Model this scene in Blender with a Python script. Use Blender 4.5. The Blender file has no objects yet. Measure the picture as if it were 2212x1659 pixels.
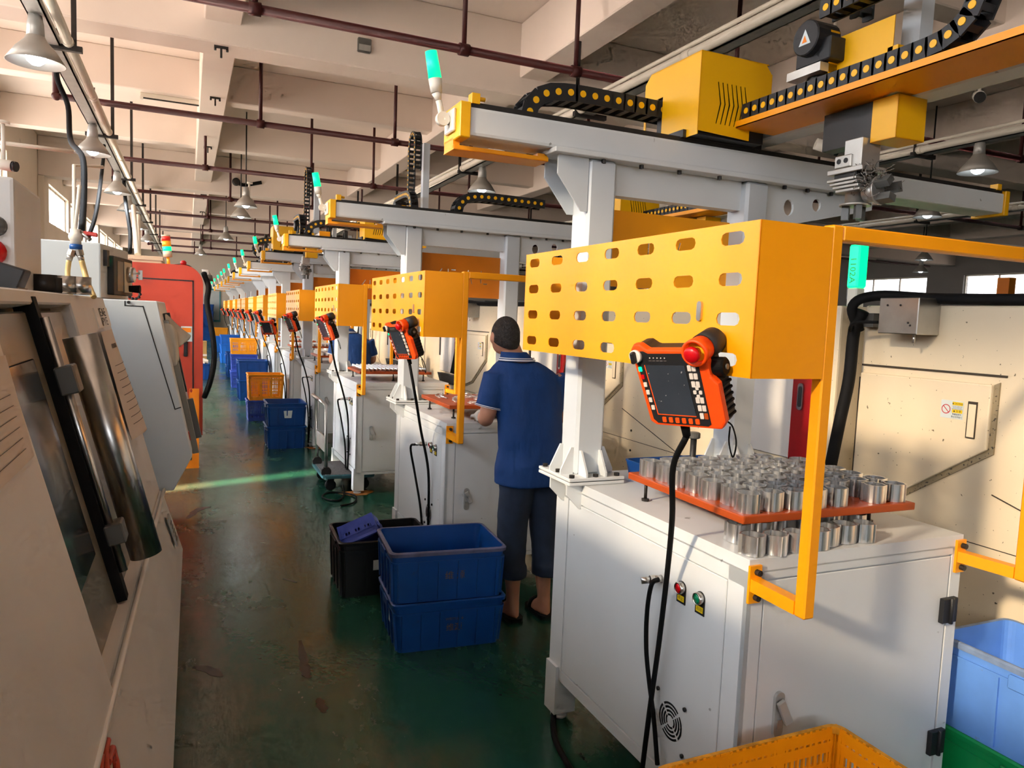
import bpy, bmesh, math, random
from mathutils import Vector, Matrix
random.seed(7)
S = bpy.context.scene
COL = S.collection
# ------------------------------------------------------------------ camera
CAMH = 1.65
yaw, pitch, roll, FPX = 0.416467, -0.0871333, 0.0403088, 1592.38
fw = Vector((math.sin(yaw)*math.cos(pitch), math.cos(yaw)*math.cos(pitch), math.sin(pitch)))
rt = Vector((math.cos(yaw), -math.sin(yaw), 0)); up = rt.cross(fw)
rt2 = rt*math.cos(roll)+up*math.sin(roll); up2 = up*math.cos(roll)-rt*math.sin(roll)
cam = bpy.data.cameras.new('camera'); camo = bpy.data.objects.new('camera', cam); COL.objects.link(camo)
cam.sensor_width = 36; cam.lens = FPX/2212*36; cam.clip_start = .02; cam.clip_end = 200
camo.matrix_world = Matrix(((rt2.x, up2.x, -fw.x, 0), (rt2.y, up2.y, -fw.y, 0), (rt2.z, up2.z, -fw.z, CAMH), (0, 0, 0, 1)))
S.camera = camo
# ------------------------------------------------------------------ view
S.view_settings.view_transform = 'Standard'; S.view_settings.look = 'None'
S.view_settings.exposure = 0.27; S.view_settings.gamma = 1.0; S.view_settings.use_curve_mapping = False
S.cycles.use_denoising = True
S.cycles.max_bounces = 6; S.cycles.diffuse_bounces = 3; S.cycles.glossy_bounces = 2; S.cycles.transmission_bounces = 2
S.cycles.use_adaptive_sampling = True; S.cycles.adaptive_threshold = .1; S.cycles.adaptive_min_samples = 12
S.cycles.caustics_reflective = False; S.cycles.caustics_refractive = False; S.cycles.light_sampling_threshold = .03
S.cycles.sample_clamp_indirect = 6.0
# ------------------------------------------------------------------ world
SKY_STRENGTH = 150.0
w = bpy.data.worlds.new('sky'); S.world = w; w.use_nodes = True
nt = w.node_tree; nt.nodes.clear()
tc = nt.nodes.new('ShaderNodeTexCoord'); sep = nt.nodes.new('ShaderNodeSeparateXYZ')
ramp = nt.nodes.new('ShaderNodeValToRGB'); mp = nt.nodes.new('ShaderNodeMapRange')
mp.inputs['From Min'].default_value = -1; mp.inputs['From Max'].default_value = 1
nt.links.new(tc.outputs['Generated'], sep.inputs[0]); nt.links.new(sep.outputs['Z'], mp.inputs['Value']); nt.links.new(mp.outputs[0], ramp.inputs[0])
ramp.color_ramp.elements[0].position = .47; ramp.color_ramp.elements[0].color = (.95, .80, .69, 1)
ramp.color_ramp.elements[1].position = .53; ramp.color_ramp.elements[1].color = (.96, .97, 1.0, 1)
e = ramp.color_ramp.elements.new(1.0); e.color = (.55, .75, 1.0, 1)
bg = nt.nodes.new('ShaderNodeBackground'); bg.inputs['Strength'].default_value = SKY_STRENGTH
wo = nt.nodes.new('ShaderNodeOutputWorld'); nt.links.new(ramp.outputs[0], bg.inputs[0]); nt.links.new(bg.outputs[0], wo.inputs[0])
# ------------------------------------------------------------------ sun (low, from the left behind the camera)
sd = Vector((1, .33, -.45)).normalized()
sl = bpy.data.lights.new('sun', 'SUN'); sl.energy = 62.0; sl.angle = math.radians(3.5); sl.color = (1.0, .80, .56)
so = bpy.data.objects.new('sun', sl); COL.objects.link(so); so.rotation_euler = sd.to_track_quat('-Z', 'Y').to_euler()
so.location = (-12, -6, 9)
# ------------------------------------------------------------------ window portals (guide the sky light through the openings)
def portal(loc, sx, sy, direction):
    l = bpy.data.lights.new('window_portal', 'AREA'); l.shape = 'RECTANGLE'; l.size = sx; l.size_y = sy
    l.cycles.is_portal = True
    o = bpy.data.objects.new('window_portal', l); COL.objects.link(o); o.location = loc
    o.rotation_euler = Vector(direction).to_track_quat('-Z', 'Y').to_euler()
# ------------------------------------------------------------------ colour / material helpers
def lin(c): return tuple(((v/255)/12.92 if v/255 <= .04045 else ((v/255+.055)/1.055)**2.4) for v in c)
MATS = {}
DW = None
def mat(name, rgb, rough=.5, metal=0., var=.06, scale=5., bump=0., bscale=60., spots=None, emit=0., coat=0., trans=0., stretch=None, sheen=0):
    m = bpy.data.materials.new(name); m.use_nodes = True; n = m.node_tree.nodes; L = m.node_tree.links
    b = n['Principled BSDF']; c = lin(rgb)
    b.inputs['Roughness'].default_value = rough; b.inputs['Metallic'].default_value = metal
    if coat: b.inputs['Coat Weight'].default_value = coat; b.inputs['Coat Roughness'].default_value = .15
    t = n.new('ShaderNodeTexCoord'); co = t.outputs['Object']
    if stretch:
        mpn = n.new('ShaderNodeMapping'); mpn.inputs['Scale'].default_value = stretch; L.new(co, mpn.inputs[0]); co = mpn.outputs[0]
    nz = n.new('ShaderNodeTexNoise'); nz.inputs['Scale'].default_value = scale; nz.inputs['Detail'].default_value = 5
    L.new(co, nz.inputs['Vector'])
    r = n.new('ShaderNodeValToRGB'); L.new(nz.outputs['Fac'], r.inputs[0])
    r.color_ramp.elements[0].position = .3; r.color_ramp.elements[1].position = .7
    r.color_ramp.elements[0].color = (*[v*(1-var) for v in c], 1); r.color_ramp.elements[1].color = (*[min(1, v*(1+var)) for v in c], 1)
    out = r.outputs[0]
    for sp in (spots or []):
        n2 = n.new('ShaderNodeTexNoise'); n2.inputs['Scale'].default_value = sp[2]; n2.inputs['Detail'].default_value = sp[3] if len(sp) > 3 else 4
        L.new(co, n2.inputs['Vector'])
        r2 = n.new('ShaderNodeValToRGB'); r2.color_ramp.elements[0].position = sp[1]; r2.color_ramp.elements[1].position = min(1, sp[1]+(sp[4] if len(sp) > 4 else .04))
        r2.color_ramp.elements[0].color = (0, 0, 0, 1); r2.color_ramp.elements[1].color = (1, 1, 1, 1)
        L.new(n2.outputs['Fac'], r2.inputs[0])
        mx = n.new('ShaderNodeMix'); mx.data_type = 'RGBA'; L.new(r2.outputs[0], mx.inputs[0]); L.new(out, mx.inputs[6])
        mx.inputs[7].default_value = (*lin(sp[0]), 1); out = mx.outputs[2]
    L.new(out, b.inputs['Base Color'])
    if bump:
        n3 = n.new('ShaderNodeTexNoise'); n3.inputs['Scale'].default_value = bscale; n3.inputs['Detail'].default_value = 4; L.new(co, n3.inputs['Vector'])
        bp = n.new('ShaderNodeBump'); bp.inputs['Strength'].default_value = bump; bp.inputs['Distance'].default_value = .01
        L.new(n3.outputs['Fac'], bp.inputs['Height']); L.new(bp.outputs[0], b.inputs['Normal'])
    if emit:
        b.inputs['Emission Color'].default_value = (*c, 1); b.inputs['Emission Strength'].default_value = emit
    if trans:
        b.inputs['Transmission Weight'].default_value = trans
    MATS[name] = m; return m
W_ = mat('white_paint', (214, 217, 217), .42, var=.03, scale=3, spots=[((150, 150, 148), .735, 22, 6, .02)])
WB = mat('blue_white_paint', (200, 206, 210), .4, var=.03, scale=3, spots=[((120, 120, 118), .75, 40, 6, .02)])
Y_ = mat('yellow_paint', (250, 160, 0), .42, var=.04, scale=4)
YD = mat('deep_yellow_paint', (244, 180, 0), .4, var=.04, scale=4)
OR = mat('orange_board', (238, 130, 0), .5, var=.05)
ORT = mat('orange_tray', (172, 70, 14), .45, var=.08, scale=9)
BK = mat('black_plastic', (26, 26, 28), .5, var=.15)
BKM = mat('black_metal', (45, 42, 40), .4, metal=.3, var=.1)
BKR = mat('black_rubber', (12, 12, 13), .7, var=.2)
BKR.node_tree.nodes['Principled BSDF'].inputs['Specular IOR Level'].default_value = .2
ST = mat('steel', (190, 188, 184), .28, metal=1., var=.1, scale=12)
ALU = mat('aluminium', (232, 232, 232), .33, metal=1., var=.10, scale=14, bump=.03, bscale=90)
ALD = mat('dull_aluminium', (196, 194, 188), .45, metal=.8, var=.1, scale=10)
GRN = mat('green_lamp', (0, 255, 150), .4, var=.0, emit=1.25)
GR1 = mat('white_plastic', (226, 220, 208), .45, var=.03)
BEI = mat('beige_paint', (228, 212, 182), .45, var=.03, scale=3, spots=[((120, 108, 84), .70, 60, 3, .02)])
BED = mat('beige_shadow_gap', (60, 52, 42), .8)
RED = mat('red_enamel', (150, 8, 12), .35, var=.05)
ORR = mat('vermilion_paint', (188, 62, 38), .42, var=.04, scale=4)
ORP = mat('pendant_orange', (255, 78, 8), .45, var=.03)
GLS = mat('screen_glass', (48, 54, 62), .18, var=.12, scale=8, spots=[((150, 150, 150), .70, 90, 3, .02)])
CONC = mat('ceiling_plaster', (238, 224, 212), .85, var=.035, scale=1.2, bump=.06, bscale=14, spots=[((206, 194, 178), .72, 2.3, 9, .12)])
WALLG = mat('dimmed_wall_paint', (150, 148, 146), .85, var=.04, scale=1.5)  # walls darkened to cut the light bounced into the hall
WALLM = mat('wall_plaster', (228, 216, 200), .85, var=.03, scale=1.5, spots=[((190, 176, 160), .70, 2.0, 8, .1)])
PIPER = mat('dark_red_pipe', (66, 14, 14), .5, var=.12, scale=10)
PIPEW = mat('white_pipe', (226, 218, 202), .4, var=.05)
RAILM = mat('galvanised_rail', (176, 176, 172), .4, metal=.35, var=.12, scale=8)
BLU = mat('blue_crate_plastic', (4, 66, 138), .42, var=.12, scale=7, spots=[((40, 60, 95), .68, 9, 8, .1)])
BLU2 = mat('violet_blue_basket_plastic', (52, 78, 178), .42, var=.1, scale=9)
BLU3 = mat('pale_blue_crate_plastic', (96, 146, 222), .5, var=.12, scale=6, spots=[((120, 120, 130), .68, 12, 9, .06)])
BLU4 = mat('bright_blue_crate_plastic', (28, 112, 212), .42, var=.1, scale=7)
GRC = mat('green_crate_plastic', (6, 150, 78), .45, var=.1, scale=6)
YC = mat('amber_crate_plastic', (250, 158, 4), .45, var=.1, scale=6, spots=[((120, 90, 30), .70, 14, 9, .06)])
BLC = mat('black_crate_plastic', (14, 14, 14), .45, var=.2)
PAP = mat('paper', (214, 202, 190), .8, var=.04)
PRT = mat('print_grey', (96, 88, 84), .8)
PRD = mat('print_dark', (24, 20, 18), .7)
GRY = mat('grey_machine_paint', (216, 212, 206), .42, var=.04, scale=3)
GRB = mat('blue_grey_machine_paint', (204, 213, 216), .42, var=.03, scale=3)
DGY = mat('dark_grey_paint', (92, 92, 88), .4, var=.08)
OLV = mat('grey_green_door', (128, 124, 112), .3, metal=.25, var=.06)
GLD = mat('dark_door_glass', (44, 46, 44), .12, var=.1)
RBT = mat('red_button', (196, 8, 20), .3)
GBT = mat('green_button', (0, 118, 80), .3)
YLB = mat('yellow_label', (228, 196, 20), .5)
TUBE = mat('amber_hose', (216, 190, 130), .3, var=.08)
BRS = mat('cardboard', (176, 140, 80), .8, var=.08)
RUS = mat('rust', (168, 104, 42), .9, var=.3, scale=20)
SKIN = mat('skin', (196, 138, 110), .55, var=.06, scale=20)
HAIR = mat('hair', (52, 45, 41), .75, var=.35, scale=90, bump=.8, bscale=220, spots=[((120, 92, 76), .62, 60, 4, .2)])
POLO = mat('royal_blue_polo', (4, 54, 112), .8, var=.12, scale=6, bump=1.0, bscale=9, stretch=(1.6, 1, .7))
POLW = mat('white_trim', (220, 222, 226), .7)
JEAN = mat('dark_jeans', (34, 46, 66), .85, var=.2, scale=14, bump=.6, bscale=9)
GLOV = mat('cotton_glove', (206, 200, 190), .9, var=.06, bump=.6, bscale=150)
SWF = mat('metal_swarf', (150, 146, 140), .3, metal=1., var=.3, scale=60)
TEAL = mat('teal_platform', (40, 92, 100), .6, var=.1)
CLTH = mat('grey_cloth', (196, 196, 186), .9, var=.08, spots=[((96, 120, 84), .6, 14, 4, .1)])
WGL = mat('window_glass', (235, 240, 245), .05, var=0, trans=1.)
SIGNB = mat('teal_sign', (96, 168, 178), .6, var=.05)
SIGNW = mat('pale_sign', (208, 218, 218), .6, var=.05)
BULB = mat('lamp_bulb', (225, 240, 255), .3, var=0, emit=14.)
SHAD = mat('lamp_shade', (168, 162, 152), .45, metal=.2, var=.06)
SHAI = mat('lamp_shade_white', (238, 242, 250), .5, var=.0)
REDL = mat('red_lens', (225, 50, 40), .35, emit=.25)
AMBL = mat('amber_lens', (245, 160, 40), .35, emit=.3)
# floor: worn green epoxy
def floor_mat():
    m = bpy.data.materials.new('worn_green_epoxy_floor'); m.use_nodes = True; n = m.node_tree.nodes; L = m.node_tree.links
    b = n['Principled BSDF']; t = n.new('ShaderNodeTexCoord'); mp_ = n.new('ShaderNodeMapping'); mp_.inputs['Scale'].default_value = (1.0, .55, 1)
    L.new(t.outputs['Object'], mp_.inputs[0])
    def noise(s, d, rg=.55, vec=None):
        q = n.new('ShaderNodeTexNoise'); q.inputs['Scale'].default_value = s; q.inputs['Detail'].default_value = d; q.inputs['Roughness'].default_value = rg
        L.new(vec or mp_.outputs[0], q.inputs['Vector']); return q.outputs['Fac']
    def rampn(src, p0, p1, c0, c1):
        r = n.new('ShaderNodeValToRGB'); r.color_ramp.elements[0].position = p0; r.color_ramp.elements[1].position = p1
        r.color_ramp.elements[0].color = (*c0, 1); r.color_ramp.elements[1].color = (*c1, 1); L.new(src, r.inputs[0]); return r.outputs[0]
    def mix(f, a, bb):
        x = n.new('ShaderNodeMix'); x.data_type = 'RGBA'; L.new(f, x.inputs[0])
        for s_, v in ((6, a), (7, bb)):
            if isinstance(v, tuple): x.inputs[s_].default_value = (*v, 1)
            else: L.new(v, x.inputs[s_])
        return x.outputs[2]
    base = rampn(noise(.7, 5), .3, .75, lin((16, 62, 48)), lin((42, 88, 68)))
    w1 = rampn(noise(.8, 9, .62), .54, .74, (0, 0, 0), (1, 1, 1))       # worn brown tracks
    c = mix(w1, base, lin((92, 78, 60)))
    sx = n.new('ShaderNodeSeparateXYZ'); L.new(t.outputs['Object'], sx.inputs[0])
    tr = rampn(sx.outputs['X'], .05, .95, (1, 1, 1), (0, 0, 0)); tn = n.new('ShaderNodeMath'); tn.operation = 'MULTIPLY'; L.new(tr, tn.inputs[0]); L.new(noise(1.7, 8, .65), tn.inputs[1])
    c = mix(rampn(tn.outputs[0], .38, .72, (0, 0, 0), (1, 1, 1)), c, lin((108, 94, 74)))   # walkway wear, lightened to paint in the golden floor reflection
    w2 = rampn(noise(2.6, 10, .72), .635, .675, (0, 0, 0), (1, 1, 1))     # dark oil spots
    c = mix(w2, c, lin((40, 36, 32)))
    w3 = rampn(noise(26, 6, .7), .715, .74, (0, 0, 0), (1, 1, 1))         # chips and swarf
    c = mix(w3, c, lin((150, 140, 126)))
    L.new(c, b.inputs['Base Color'])
    rr = rampn(noise(2.4, 8, .7), .35, .75, (.15, .15, .15), (.36, .36, .36)); L.new(rr, b.inputs['Roughness'])
    bp = n.new('ShaderNodeBump'); bp.inputs['Strength'].default_value = .12; bp.inputs['Distance'].default_value = .01
    L.new(noise(30, 5), bp.inputs['Height']); L.new(bp.outputs[0], b.inputs['Normal'])
    return m
FLR = floor_mat()
# ------------------------------------------------------------------ geometry helpers
def catmull(pts, n=6):
    P = [Vector(p) for p in pts]
    if len(P) < 3: return P
    out = []
    for i in range(len(P)-1):
        a = P[i-1] if i else P[0]*2-P[1]; b = P[i]; c = P[i+1]; d = P[i+2] if i+2 < len(P) else P[-1]*2-P[-2]
        for k in range(n):
            t = k/n
            out.append(.5*((2*b)+(-a+c)*t+(2*a-5*b+4*c-d)*t*t+(-a+3*b-3*c+d)*t*t*t))
    return out+[P[-1]]
def org(o):
    v = Vector((0, 0, 0))
    while o is not None: v += o.location; o = o.parent
    return v
class G:
    def __init__(s): s.v = []; s.f = []; s.sm = []; s.mi = []; s.cur = 0
    def add(s, vs, fs, smooth=False):
        k = len(s.v); s.v += [Vector(v) for v in vs]; s.f += [[i+k for i in f] for f in fs]; s.sm += [smooth]*len(fs); s.mi += [s.cur]*len(fs); return s
    def box(s, x0, x1, y0, y1, z0, z1):
        vs = [(x, y, z) for x in (x0, x1) for y in (y0, y1) for z in (z0, z1)]
        return s.add(vs, [(0, 1, 3, 2), (4, 6, 7, 5), (0, 4, 5, 1), (2, 3, 7, 6), (0, 2, 6, 4), (1, 5, 7, 3)])
    def obox(s, c, ax, ay, az):      # oriented box: centre and three half axes
        c = Vector(c); ax, ay, az = Vector(ax), Vector(ay), Vector(az)
        vs = [c+i*ax+j*ay+k*az for i in (-1, 1) for j in (-1, 1) for k in (-1, 1)]
        return s.add(vs, [(0, 1, 3, 2), (4, 6, 7, 5), (0, 4, 5, 1), (2, 3, 7, 6), (0, 2, 6, 4), (1, 5, 7, 3)])
    def prism(s, poly, axis, a, b):  # poly in the plane of the two other axes (cyclic order xyz)
        def P(u, v, t): return {'x': (t, u, v), 'y': (u, t, v), 'z': (u, v, t)}[axis]
        n = len(poly); vs = [P(u, v, a) for u, v in poly]+[P(u, v, b) for u, v in poly]
        return s.add(vs, [list(range(n))[::-1], list(range(n, 2*n))]+[(i, (i+1) % n, n+(i+1) % n, n+i) for i in range(n)])
    def loft(s, rings, smooth=True, cap=True, closed=True):
        n = len(rings[0]); vs = [p for r in rings for p in r]; fs = []
        for i in range(len(rings)-1):
            for j in range(n if closed else n-1): fs.append((i*n+j, i*n+(j+1) % n, (i+1)*n+(j+1) % n, (i+1)*n+j))
        k = len(s.v); s.add(vs, fs, smooth)
        if cap and closed:
            s.f += [[k+i for i in range(n)][::-1], [k+(len(rings)-1)*n+i for i in range(n)]]; s.sm += [False]*2; s.mi += [s.cur]*2
        return s
    def cyl(s, p0, p1, r0, r1=None, n=14, smooth=True, cap=True):
        return s.tube([p0, p1], [r0, r0 if r1 is None else r1], n, smooth, cap)
    def tube(s, pts, r, n=8, smooth=True, cap=True):
        P = [Vector(p) for p in pts]; R = r if isinstance(r, (list, tuple)) else [r]*len(P)
        rings = []; ref = None
        for i, p in enumerate(P):
            t = (P[min(i+1, len(P)-1)]-P[max(i-1, 0)]).normalized()
            if ref is None:
                ref = Vector((0, 0, 1)) if abs(t.z) < .9 else Vector((1, 0, 0))
            u = t.cross(ref); u = u.normalized() if u.length > 1e-6 else t.orthogonal().normalized(); v = t.cross(u).normalized(); ref = -v if False else u.cross(t)
            rings.append([p+R[i]*(math.cos(2*math.pi*k/n)*u+math.sin(2*math.pi*k/n)*v) for k in range(n)])
        return s.loft(rings, smooth, cap)
    def lathe(s, prof, c=(0, 0, 0), axis='z', n=20, smooth=True, cap=True):
        c = Vector(c); rings = []
        for r, h in prof:
            ring = []
            for k in range(n):
                a = 2*math.pi*k/n; u, v = r*math.cos(a), r*math.sin(a)
                ring.append(c+Vector({'z': (u, v, h), 'x': (h, u, v), 'y': (v, h, u)}[axis]))
            rings.append(ring)
        return s.loft(rings, smooth, cap)
    def ell(s, c, rx, ry, rz, n=16, m=10):
        c = Vector(c)
        rings = [[c+Vector((rx*math.sin(math.pi*(i+.02)/(m-.0+.04))*math.cos(2*math.pi*k/n), ry*math.sin(math.pi*(i+.02)/(m+.04))*math.sin(2*math.pi*k/n), -rz*math.cos(math.pi*(i+.02)/(m+.04)))) for k in range(n)] for i in range(m+1)]
        return s.loft(rings, True)
    def panel(s, outer, holes, fn, th):   # flat sheet with holes; fn maps (u,v,w) to space
        bm = bmesh.new(); es = []; loops = []
        for lp in [outer]+holes:
            vs = [bm.verts.new((u, v, 0)) for u, v in lp]; loops.append(lp)
            es += [bm.edges.new((vs[i], vs[(i+1) % len(vs)])) for i in range(len(vs))]
        bmesh.ops.triangle_fill(bm, use_beauty=True, use_dissolve=False, edges=es)
        bm.verts.index_update(); vv = [(q.co.x, q.co.y) for q in bm.verts]; ff = [[q.index for q in f.verts] for f in bm.faces]; bm.free()
        n = len(vv)
        fs = [f for f in ff]+[[i+n for i in f][::-1] for f in ff]; k = 0
        for lp in loops:
            m = len(lp); fs += [(k+i, k+(i+1) % m, n+k+(i+1) % m, n+k+i) for i in range(m)]; k += m
        return s.add([fn(u, v, 0) for u, v in vv]+[fn(u, v, th) for u, v in vv], fs)
    def build(s, name, m, parent=None, bevel=0., seg=1, autosm=False):
        o_ = org(parent); me = bpy.data.meshes.new(name)
        me.from_pydata([v-o_ for v in s.v], [], s.f)
        me.polygons.foreach_set('use_smooth', s.sm); me.polygons.foreach_set('material_index', s.mi); me.update()
        bm = bmesh.new(); bm.from_mesh(me); bmesh.ops.recalc_face_normals(bm, faces=bm.faces)
        if bevel:
            es = [e for e in bm.edges if len(e.link_faces) == 2 and e.calc_face_angle(0) > .6]
            bmesh.ops.bevel(bm, geom=es, offset=bevel, segments=seg, profile=.6, affect='EDGES', clamp_overlap=True)
        bm.to_mesh(me); bm.free()
        for q in (m if isinstance(m, (list, tuple)) else [m]): me.materials.append(q)
        o = bpy.data.objects.new(name, me); COL.objects.link(o); o.parent = parent
        return o
def tag(o, label, cat, group=None, kind=None):
    if label: o['label'] = label
    if cat: o['category'] = cat
    if group: o['group'] = group
    if kind: o['kind'] = kind
    return o
def thing(name, loc, label, cat, group=None):
    o = bpy.data.objects.new(name, None); COL.objects.link(o); o.location = loc; o.empty_display_size = .1
    return tag(o, label, cat, group)
def struct(o): o['kind'] = 'structure'; return o
def copy_tree(o, parent=None):
    c = o.copy(); COL.objects.link(c); c.parent = parent
    for ch in list(o.children): copy_tree(ch, c)
    return c
def rrect(x0, x1, y0, y1, r, k=4):
    out = []
    for cx, cy, a in ((x1-r, y1-r, 0), (x0+r, y1-r, 90), (x0+r, y0+r, 180), (x1-r, y0+r, 270)):
        for i in range(k+1):
            t = math.radians(a+90*i/k); out.append((cx+r*math.cos(t), cy+r*math.sin(t)))
    return out
def text(s, size, fn, name, m, parent, align='CENTER', ext=.0006):
    c = bpy.data.curves.new('lettering', 'FONT'); c.body = s; c.size = size; c.align_x = align; c.align_y = 'CENTER'; c.resolution_u = 2
    o = bpy.data.objects.new('lettering', c); COL.objects.link(o)
    dg = bpy.context.evaluated_depsgraph_get(); me = bpy.data.meshes.new_from_object(o.evaluated_get(dg))
    bpy.data.objects.remove(o); bpy.data.curves.remove(c)
    g = G(); g.add([fn(v.co.x, v.co.y) for v in me.vertices], [list(p.vertices) for p in me.polygons]); bpy.data.meshes.remove(me)
    return g.build(name, m, parent)
# measured points: pixel of the 2212x1659 frame on a plane of known x / y / z
def at(px, py, ax, val):
    d = rt2*((px-1106)/FPX)-up2*((py-829.5)/FPX)+fw; i = 'xyz'.index(ax); o = Vector((0, 0, CAMH))
    return o+d*((val-o[i])/d[i])
# ================================================================== THE ROOM
XL, XR, YB, YE, ZC = -2.8, 25.0, -8.0, 41.0, 5.0
def glass_mat(tr=.055):
    m = bpy.data.materials.new('dimmed_pane'); m.use_nodes = True; n = m.node_tree.nodes; L = m.node_tree.links
    for q in list(n):
        if q.type != 'OUTPUT_MATERIAL': n.remove(q)
    t = n.new('ShaderNodeBsdfTransparent'); t.inputs[0].default_value = (tr, tr, tr, 1); g = n.new('ShaderNodeBsdfGlossy'); g.inputs['Roughness'].default_value = .03
    x = n.new('ShaderNodeMixShader'); x.inputs[0].default_value = .06; L.new(t.outputs[0], x.inputs[1]); L.new(g.outputs[0], x.inputs[2]); L.new(x.outputs[0], n['Material Output'].inputs[0]); return m
PANE = glass_mat(); PANED = glass_mat(.014)  # panes darkened to hold back sun and sky, most on the right wall
g = G(); g.box(XL-.3, XR+.3, YB-.3, YE+.3, -.2, 0); struct(g.build('floor', FLR))
g = G(); g.box(XL-.3, XR+.3, YB-.3, YE+.3, ZC, ZC+.2); struct(g.build('ceiling', CONC))
# left wall with its windows
BAY = 3.34; B0 = 7.95
near_w = [(-7.6+BAY*i, -7.6+BAY*i+2.7) for i in range(7)]  # mostly out of view; sill and spacing shaped by where sun should fall
far_w = [(16.75, 17.6)]+[(19.27+BAY*i, 19.27+BAY*i+2.95) for i in range(6)]
holes = [[(a, 2.7), (b, 2.7), (b, 4.15), (a, 4.15)] for a, b in near_w]+[[(a, 3.38), (b, 3.38), (b, 4.22), (a, 4.22)] for a, b in far_w[1:]]
added_low_w = [(10.3+BAY*i, 10.3+BAY*i+2.5) for i in range(9)]  # unseen low windows, added to brighten the far aisle
holes += [[(a, .9), (b, .9), (b, 2.3), (a, 2.3)] for a, b in added_low_w]
holes.append([(6.20, .02), (6.42, .02), (6.42, 2.0), (6.20, 2.0)])  # unseen slit, cut so the sun lays a stripe across the floor
g = G(); g.panel([(YB, 0), (YE, 0), (YE, ZC), (YB, ZC)], holes, lambda u, v, t: (XL-t, u, v), .24); struct(g.build('wall_left', WALLM))
nwin = 0
def window(a, b, z0, z1, fn, nm=3, pm=None):
    global nwin; nwin += 1
    fr = G()
    def bx(u0, u1, v0, v1, t0=.08, t1=.13):
        vs = [fn(u, v, t) for u in (u0, u1) for v in (v0, v1) for t in (t0, t1)]
        fr.add(vs, [(0, 1, 3, 2), (4, 6, 7, 5), (0, 4, 5, 1), (2, 3, 7, 6), (0, 2, 6, 4), (1, 5, 7, 3)])
    s = .045
    bx(a, a+s, z0, z1); bx(b-s, b, z0, z1); bx(a, b, z0, z0+s); bx(a, b, z1-s, z1)
    for i in range(1, nm): u = a+(b-a)*i/nm; bx(u-s/2, u+s/2, z0, z1)
    o = struct(fr.build('window_%d' % nwin, GR1))
    for i in range(nm):
        u0 = a+(b-a)*i/nm+.02; u1 = a+(b-a)*(i+1)/nm-.02
        p = G(); vs = [fn(u, v, .1) for u, v in ((u0, z0+.02), (u1, z0+.02), (u1, z1-.02), (u0, z1-.02))]; p.add(vs, [(0, 1, 2, 3)]); p.build('pane', pm or PANE, o)
fl = lambda u, v, t: (XL-t, u, v)
for a, b in near_w: window(a, b, 2.7, 4.15, fl, 3)
for a, b in far_w[1:]: window(a, b, 3.38, 4.22, fl, 4)
for a, b in added_low_w: window(a, b, .9, 2.3, fl, 3)
portal((XL+.02, 25.0, 1.6), 30., 1.4, (1, 0, 0))
portal((XL+.02, 4.0, 3.35), 24., 1.7, (1, 0, 0)); portal((XL+.02, 27.5, 3.8), 20., .9, (1, 0, 0))
# right wall far across the hall
rw = [(4+BAY*1.5*i, 4+BAY*1.5*i+3.6) for i in range(7)]
g = G(); g.panel([(YB, 0), (YE, 0), (YE, ZC), (YB, ZC)], [[(a, 3.05), (b, 3.05), (b, 3.85), (a, 3.85)] for a, b in rw], lambda u, v, t: (XR+t, u, v), .24); struct(g.build('wall_right', WALLG))
for a, b in rw: window(a, b, 3.05, 3.85, lambda u, v, t: (XR+t, u, v), 3, PANED)
g = G(); g.box(XL-.24, XR+.24, YE, YE+.24, 0, ZC); struct(g.build('wall_end', WALLM))
# back wall behind the camera, with a window band
g = G(); g.panel([(XL, 0), (XR, 0), (XR, ZC), (XL, ZC)], [[(-1.5, 2.4), (1.8, 2.4), (1.8, 3.9), (-1.5, 3.9)]], lambda u, v, t: (u, YB-t, v), .24); struct(g.build('wall_back', WALLG))
window(-1.5, 1.8, 2.4, 3.9, lambda u, v, t: (u, YB-t, v), 4)
portal((.15, YB+.02, 3.15), 3.3, 1.5, (0, 1, 0))
# ceiling beams across the hall, girders along it, wall piers
k = 0
for i in range(-4, 10):
    y = B0+BAY*i; main = (i % 3 == 0); zb = 4.2 if main else 4.5; wd = .40 if main else .26
    g = G(); g.box(XL, XR, y, y+wd, zb, ZC); k += 1; struct(g.build('trim_%d' % k, CONC, bevel=.012))
    if main:
        g = G(); g.box(XL, XL+.12, y-.05, y+.45, 0, zb); k += 1; struct(g.build('trim_%d' % k, WALLM, bevel=.012))
for x in (.14, 3.46, 6.78, 10.1, 13.4, 16.7, 20.):
    g = G(); g.box(x, x+.34, YB, YE, 4.4, ZC); k += 1; struct(g.build('trim_%d' % k, CONC, bevel=.012))
# T shaped hooks left in the beam soffits
for n_, (px, py, z) in enumerate([(478, 100, 4.2), (465, 210, 4.4), (449, 316, 4.4), (440, 420, 4.2), (437, 457, 4.4)]):
    p = at(px, py, 'z', z); h = G(); h.box(p.x-.065, p.x+.065, p.y-.015, p.y+.015, z-.02, z); h.box(p.x-.01, p.x+.01, p.y-.01, p.y+.01, z-.11, z-.02)
    for s in (-1, 1): h.cyl((p.x+s*.055, p.y, z-.02), (p.x+s*.055, p.y, z-.045), .012)
    tag(h.build('ceiling_hook', BKM), ['dark T-shaped hook under the nearest ceiling beam', 'dark T-shaped hook under the second ceiling beam beside the white tube bracket', 'dark T-shaped hook under the third ceiling beam', 'dark T-shaped hook under the fourth, deep ceiling beam', 'dark T-shaped hook under the fifth ceiling beam'][n_], 'hook', 'ceiling hooks')
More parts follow.
